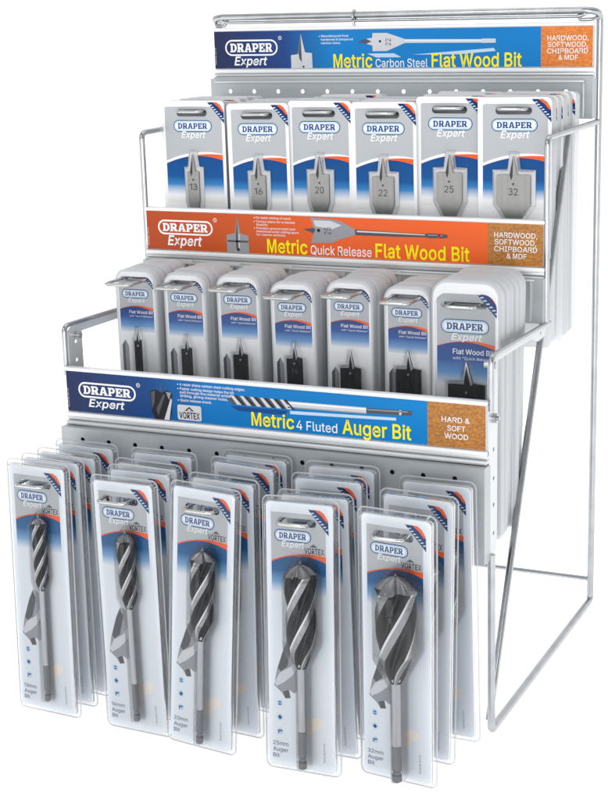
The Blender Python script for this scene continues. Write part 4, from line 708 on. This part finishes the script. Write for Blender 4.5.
def make_flat_pack(size):
    root = thing('flat_bit_pack', 'x', 'drill bit pack', group='white flat wood bit packs on the top tier')
    W, H = {13: .0745, 32: .0715}.get(size, .0690), .236
    slot = rrect(-.0185, .0170, -.0158, -.0088, .0034)
    mb = MB(); yp = 0.0; e = .00008
    mb.plate(rrect(-W/2, W/2, -H, 0, .0045), yp, yp+.0005, 'white', [slot])
    x0, x1 = -W/2+.0048, W/2-.0034
    sw = swoosh(x0, x1, -.0640, -.0560, -.0600); s2 = swoosh(x0, x1, -.0636, -.0552, -.0545); s3 = swoosh(x0, x1, -.0610, -.0525, -.0535)
    mb.poly(s3+rrect(x0, x1, -.08, -.0060, .002, 4)[5:-5], yp-e, 'grey', [slot])
    mb.poly(s2+sw[::-1], yp-2*e, 'orange')
    mb.poly([(x0, -.104), (x1, -.104)]+sw[::-1], yp-e, 'blueT')
    card_logo(mb, -.0218, .0218, -.0255, .0108, yp-2*e, -.0342, .0064, -.0135, .0150)
    sticker(mb, W/2-.0002, -.0016, .0190, yp-3*e)
    text(mb, 'Stock No. 41707', .0280, .045, -.205, -.2035, yp-e, 'textgrey', 0, 0, 1)
    mb.poly([(.020, -.150), (.022, -.150), (.022, -.175), (.020, -.175)], yp-e, 'beige')
    mb.build('printed_card', root)
    D = size*.00103; zt, zs = -.054, -.0715
    zp = -.0985 if size > 18 else -.100; ze = zp-.0195
    out_ = paddle(D, zt, zs, zp, ze)
    bt = MB(); bt.plate(out_, -.0036, -.0018, 'steel'); bt.poly([(-.0034, zs-.0002), (-.0001, zt-.0005), (-.0006, zs-.0015), (-.0022, zs-.0052)], -.0037, 'blacksteel')
    bt.build('flat_bit', root)
    mk = MB(); mk.poly(circ(0, zs-.0085, .0011), -.0038, 'engrave')
    text(mk, str(size), -.0046, .0046, zs-.0190, zs-.0125, -.0038, 'engrave', .006); mk.build('size_mark', root)
    pk = lambda d: [(-.0035-d, ze-.06), (.0035+d, ze-.06), (.0035+d, ze), (D/2+d, zp-.001), (D/2+d, zs+d), (.0042+d*.5, zs+d+.0006), (.0022+d*.4, zt+d*.8), (-.0022-d*.4, zt+d*.8), (-.0042-d*.5, zs+d+.0006), (-D/2-d, zs+d), (-D/2-d, zp-.001), (-.0035-d, ze)]
    g1 = pk(.0046); g2 = pk(.0022)
    sb = MB()
    n = len(g1); q = lambda l, y: [(x, y, z) for x, z in l]
    sb.loft([q(g1, -.0003)[::-1], q(g1, -.0012)[::-1], q(g2, -.0048)[::-1]], 'pocket', False)
    sb.poly(g2, -.0048, 'clear')
    mb2 = MB(); mb2.poly(g1, -.00036, 'white'); mb2.build('pocket_liner', root)
    # folded side walls that make the pack deep
    L = lambda d, y: [(x, y, z) for x, z in rrect(-W/2+d, W/2-d, -H+d, -d, .0045, 6)][::-1]
    sb.loft([L(.0010, .0190), L(.0010, .004), L(.0010, .0006)], 'milky')
    sb.build('blister', root)
    return root

def make_quick_pack(D, big, mark=None, zt=-.0695, zs=-.0880):
    root = thing('quick_bit_pack', 'x', 'drill bit pack', group='milky quick release bit packs on the middle tier')
    k = 1.0 if big else .665
    W, H = (.066, .236) if big else (.0475, .172)
    rt = .016 if big else .013
    yp = -.0086; yf = -.0098; e = .00008
    hw = .0272 if big else .0192
    zs0 = -.0225 if big else -.0105
    slot = rrect(-hw*.86, hw*.72, zs0-.0028, zs0+.0028, .0027)
    ztop = -.0125 if big else -.0076
    sl, sm_, sr = ((-.0600, -.0545, -.0575) if big else (-.0400, -.0360, -.0385))
    zlogo, hl, wl = (-.0415, .0115, .022) if big else (-.0245, .0078, .0145)
    mb = MB()
    mb.plate(rrect(-W/2+.001, W/2-.001, -H+.001, -.001, .004, 7, rt-.001), -.0004, 0, 'white', [slot])
    mb.plate(rrect(-hw-.003, hw+.003, -H+.006, ztop+.003, .003, 7, rt*.5), yp, yp+.0004, 'white', [slot])
    x0, x1 = -hw, hw
    sw = swoosh(x0, x1, sl-.0005, sm_-.001, sr-.0028*k-.0012); s2 = swoosh(x0, x1, sl, sm_, sr)
    mb.poly(s2+rrect(x0, x1, -.2, ztop, .002, 6, rt*.45)[7:-7], yp-e, 'grey', [slot])
    mb.poly(s2+sw[::-1], yp-2*e, 'orange')
    zb = -.095 if big else -.062
    mb.poly([(x0, zb), (x1, zb)]+sw[::-1], yp-e, 'blueL' if big else 'blueM')
    card_logo(mb, -wl-.0008, wl-.0008, zlogo, hl, yp-2*e, zlogo-hl*.5-.0036*k, .0058*k, -wl*.62, wl*.7)
    zt_ = -.0665 if big else -.0440
    text(mb, 'Flat Wood Bit', -hw*.45, hw*.96, zt_, zt_+.0046*k, yp-3*e, 'white', .015)
    text(mb, 'with "Quick Release"', -hw*.45, hw*.96, zt_-.0050*k, zt_-.0050*k+.0025*k, yp-3*e, 'white', .0)
    sticker(mb, hw+.0034, ztop+.0040*k, .0235*k, yp-4*e)
    # small faded picture beside the bit
    r = D/2
    if not big: mb.poly([(-hw+.0004, zs-.055), (-hw+.0078, zs-.055), (-hw+.0078, zs-.0085), (-hw+.0042, zs-.0020), (-hw+.0004, zs-.0075)], yp-e, 'inkgrey'); mb.poly([(-hw+.0004, zs-.055), (-hw+.0036, zs-.055), (-hw+.0036, zs-.0034), (-hw+.0004, zs-.0075)], yp-2*e, 'inkdark')
    mb.build('printed_card', root)
    xo = .0015
    o_ = [(-.003, zs-.06), (.003, zs-.06), (r, zs-.028), (r, zs-.0018), (r*.30+.001, zs-.0010), (.0005, zt), (-.0003, zt), (-.0028*k-.0004, zs+.0008), (-r, zs-.0002), (-r, zs-.028)]
    o_ = [(x+xo, z) for x, z in o_]
    bt = MB(); bt.plate(o_, -.0125, -.0103, 'blacksteel')
    edge = [(r*.30+.001, zs-.0010), (.0005, zt), (-.0003, zt), (-.0028*k-.0004, zs+.0008), (-r, zs-.0002), (-r, zs-.0022), (-.0022*k, zs-.0018), (.0001, zt-.003), (r*.22, zs-.003)]
    bt.poly([(x+xo, z) for x, z in edge], -.0126, 'steelbright')
    bt.poly([(x+xo, z) for x, z in [(-.0018*k, zs-.001), (.0002, zt-.0035), (r*.2, zs-.0026)]], -.0127, 'blacksteel')
    bt.poly(circ(xo, zs-.0085*k-.001, .0010), -.0127, 'steelbright')
    if mark: text(bt, mark, xo-.0035, xo+.0035, zs-.0160, zs-.0115, -.0127, 'midsteel', 0)
    bt.build('flat_bit', root)
    sb = MB(); shell(sb, W, H, .004, rt, 0, yf, .0040 if big else .0028, 'milky', 'clear', 'frost', slot, .0022, .0118 if big else .0072)
    pl = [(x, z) for x, z in grow_loop([(x, z) for x, z in o_][::-1], .0016)]
    sb.loft([[(x, -.0100, z) for x, z in pl], [(x, -.0142, z) for x, z in pl]], 'clear', False); sb.poly(pl, -.0142, 'clear')
    sb.build('blister', root)
    return root

def set_pose(o, x, y, z, yaw=0, tilt=0, roll=0):
    X = Vector((math.cos(yaw), math.sin(yaw), 0)); N = Vector((-math.sin(yaw), math.cos(yaw), 0))
    Z = Vector((0, 0, 1))*math.cos(tilt)+N*math.sin(tilt)
    X2 = X*math.cos(roll)+Z*math.sin(roll); Z2 = -X*math.sin(roll)+Z*math.cos(roll); Y2 = Z2.cross(X2)
    mt = Matrix(((X2.x, Y2.x, Z2.x), (X2.y, Y2.y, Z2.y), (X2.z, Y2.z, Z2.z)))
    o.rotation_euler = mt.to_euler(); o.location = (x, y, z)
def hook(x, y0, y1, z, label, group, zt=None):
    zt = z if zt is None else zt
    t = MB(); h = .0137; r = .0016
    t.tube(fillet([(-h, y0-y1, 0), (-h, 0, zt-z), (h, 0, zt-z), (h, y0-y1, 0)], .005), r, 'hook', 10)
    t.box(-h-.005, h+.005, y0-y1-.0016, y0-y1-.0002, -.006, .006, 'silver_light', .0004)
    o = t.build('peg_hook'); o.location = (x, y1, z)
    return tag(o, label, 'hook', group)

ORD = ['front', 'second', 'third', 'fourth', 'fifth', 'sixth', 'seventh', 'eighth']
rnd = random.Random(3)
# bottom tier -------------------------------------------------------------
sizes = [13, 16, 20, 25, 32]
posef = [(-.1735, -.1104, .2495, -.078, .0466, .0152), (-.0838, -.1123, .2443, -.0662, .0146, .0195), (-.0015, -.1141, .2466, -.0727, .0647, -.0278), (.0861, -.113, .2446, -.0115, .0908, .0263), (.174, -.1181, .2443, -.0691, -.0059, -.0102)]
stk = [[(-.112, .2467), (-.0876, .2453), (-.0606, .2434), (-.0325, .2443)], [(-.113, .244), (-.0828, .2449), (-.0711, .2475), (-.0413, .2489)], [(-.1141, .239), (-.0839, .2379), (-.0441, .2408), (-.0194, .2416)],
       [(-.113, .242), (-.0851, .2391), (-.0574, .2449), (-.026, .2465)], [(-.1181, .2388), (-.0719, .2411), (-.0250, .2385)]]
LB = {13: 'clear pack holding the thinnest auger bit, marked 13mm, front of its stack', 16: 'clear pack holding a slim auger bit, marked 16mm, front of its stack', 20: 'clear pack holding a medium auger bit, marked 20mm, front of its stack',
      25: 'clear pack holding a thick auger bit, marked 25mm, front of its stack', 32: 'clear pack holding the fattest auger bit, marked 32mm, front of its stack'}
for i, s in enumerate(sizes):
    proto = make_auger_pack(s); x, y, z, a, t_, r_ = posef[i]
    set_pose(proto, x, y, z, a, t_, r_); proto['label'] = LB[s]
    for j in range(1, len(stk[i])):
        o = dup(proto); yy, dz = stk[i][j]
        set_pose(o, x+.001+rnd.uniform(-.001, .001), yy, z+dz-stk[i][0][1]+rnd.uniform(-.0005, .0005), a*.8+rnd.uniform(-.02, .02), max(0.0, .012+rnd.uniform(-.012, .02)), rnd.uniform(-.028, .028))
        o['label'] = f'clear auger bit pack hanging {ORD[j]} in the stack behind the {s}mm pack'
    hook(-.1754+.0864*i, -.0122, y-.016, .2281, f'bent chrome wire hook carrying the stack of {s}mm auger packs', 'chrome hooks on the bottom panel', z-.0192)
# middle tier -------------------------------------------------------------
Ds = [.0085, .012, .0155, .0165, .0205, .0245, .0345]
mx = [-.173, -.1187, -.0612, -.0045, .0535, .1105, .1700]; mz = [.3925, .3915, .3925, .3885, .3925, .3900, .4005]
TZ = [-.0580, -.0610, -.0625, -.0575, -.0655, -.0600, -.0730]; SPUR = [.0105, .0108, .0122, .0130, .0140, .0140, .0180]
LM = ['milky pack with the narrowest black flat bit, beside the stand edge', 'milky pack with a narrow black flat bit, next after the narrowest', 'milky pack with a black flat bit, third along the middle tier', 'milky pack with a grey marked flat bit, fourth along the middle tier',
      'milky pack with a broad black flat bit, fifth along the middle tier', 'milky pack with a broader black flat bit, beside the largest milky pack', 'largest milky pack with the widest black flat bit, beside the wire arm']
NM = ['narrowest black bit', 'second narrowest black bit', 'third milky pack', 'grey bit pack', 'fifth milky pack', 'sixth milky pack', 'largest milky pack']
for i in range(7):
    big = i == 6; proto = make_quick_pack(Ds[i], big, '16' if i == 3 else None, TZ[i], TZ[i]-SPUR[i])
    if i == 3:
        for ch in proto.children:
            if ch.name.startswith('flat_bit'):
                ch.data.materials[0] = M['darksteel']
    y0 = .070 if big else .082; n = 6 if big else 5
    rl = [.012, .010, .014, .016, .000, .004, .004][i]
    set_pose(proto, mx[i], y0, mz[i], [-.02, -.03, -.01, -.02, 0, -.02, -.01][i], .012, rl); proto['label'] = LM[i]
    for j in range(1, n):
        o = dup(proto)
        set_pose(o, mx[i]+rnd.uniform(-.0012, .0012), y0+.0130*j+rnd.uniform(-.0014, .0014), mz[i]+rnd.uniform(-.0010, .0014), rnd.uniform(-.035, .035), .012+rnd.uniform(-.008, .012), rl*.5+rnd.uniform(-.014, .014))
        o['label'] = f'milky bit pack hanging {ORD[j]} in the stack behind the {NM[i]}' if i in (0, 1) else f'milky pack hanging {ORD[j]} in the stack behind the {NM[i]}'
    zh = mz[i]+(-.0217 if big else -.0097)
    hook(mx[i]-.0005, .157, (.046 if big else .0395), min(zh, .3825) if not big else zh, f'bent chrome wire hook carrying the stack of the {NM[i]}', 'chrome hooks on the middle panel', zh)
# top tier ----------------------------------------------------------------
tsz = [13, 16, 20, 22, 25, 32]; txl = [-.1742, -.0990, -.0320, .0367, .1045, .1703]; tz = [.5440, .5418, .5442, .5436, .5486, .5487]
for i, s in enumerate(tsz):
    proto = make_flat_pack(s); yb = [.2055, .2030, .2060, .2035, .2065, .1990][i]
    set_pose(proto, txl[i], yb, tz[i], rnd.uniform(-.02, .01), .012, [.006, .012, .004, .008, .0, .006][i]); proto['label'] = f'white pack holding a flat steel bit engraved {s}, front of the top tier'
    for j in range(1, 5):
        o = dup(proto)
        set_pose(o, txl[i]+rnd.uniform(-.0016, .0016), yb+.0195*j+rnd.uniform(-.003, .003), tz[i]+rnd.uniform(-.0012, .0016), rnd.uniform(-.04, .03), .012+rnd.uniform(-.01, .015), rnd.uniform(-.016, .016))
        o['label'] = f'white flat bit pack hanging {ORD[j]} in the stack behind the one engraved {s}'
    hook(txl[i]-.0007, .321, yb-.0075, tz[i]-.0106, f'bent chrome wire hook through the packs behind the bit engraved {s}', 'chrome hooks on the top panel')
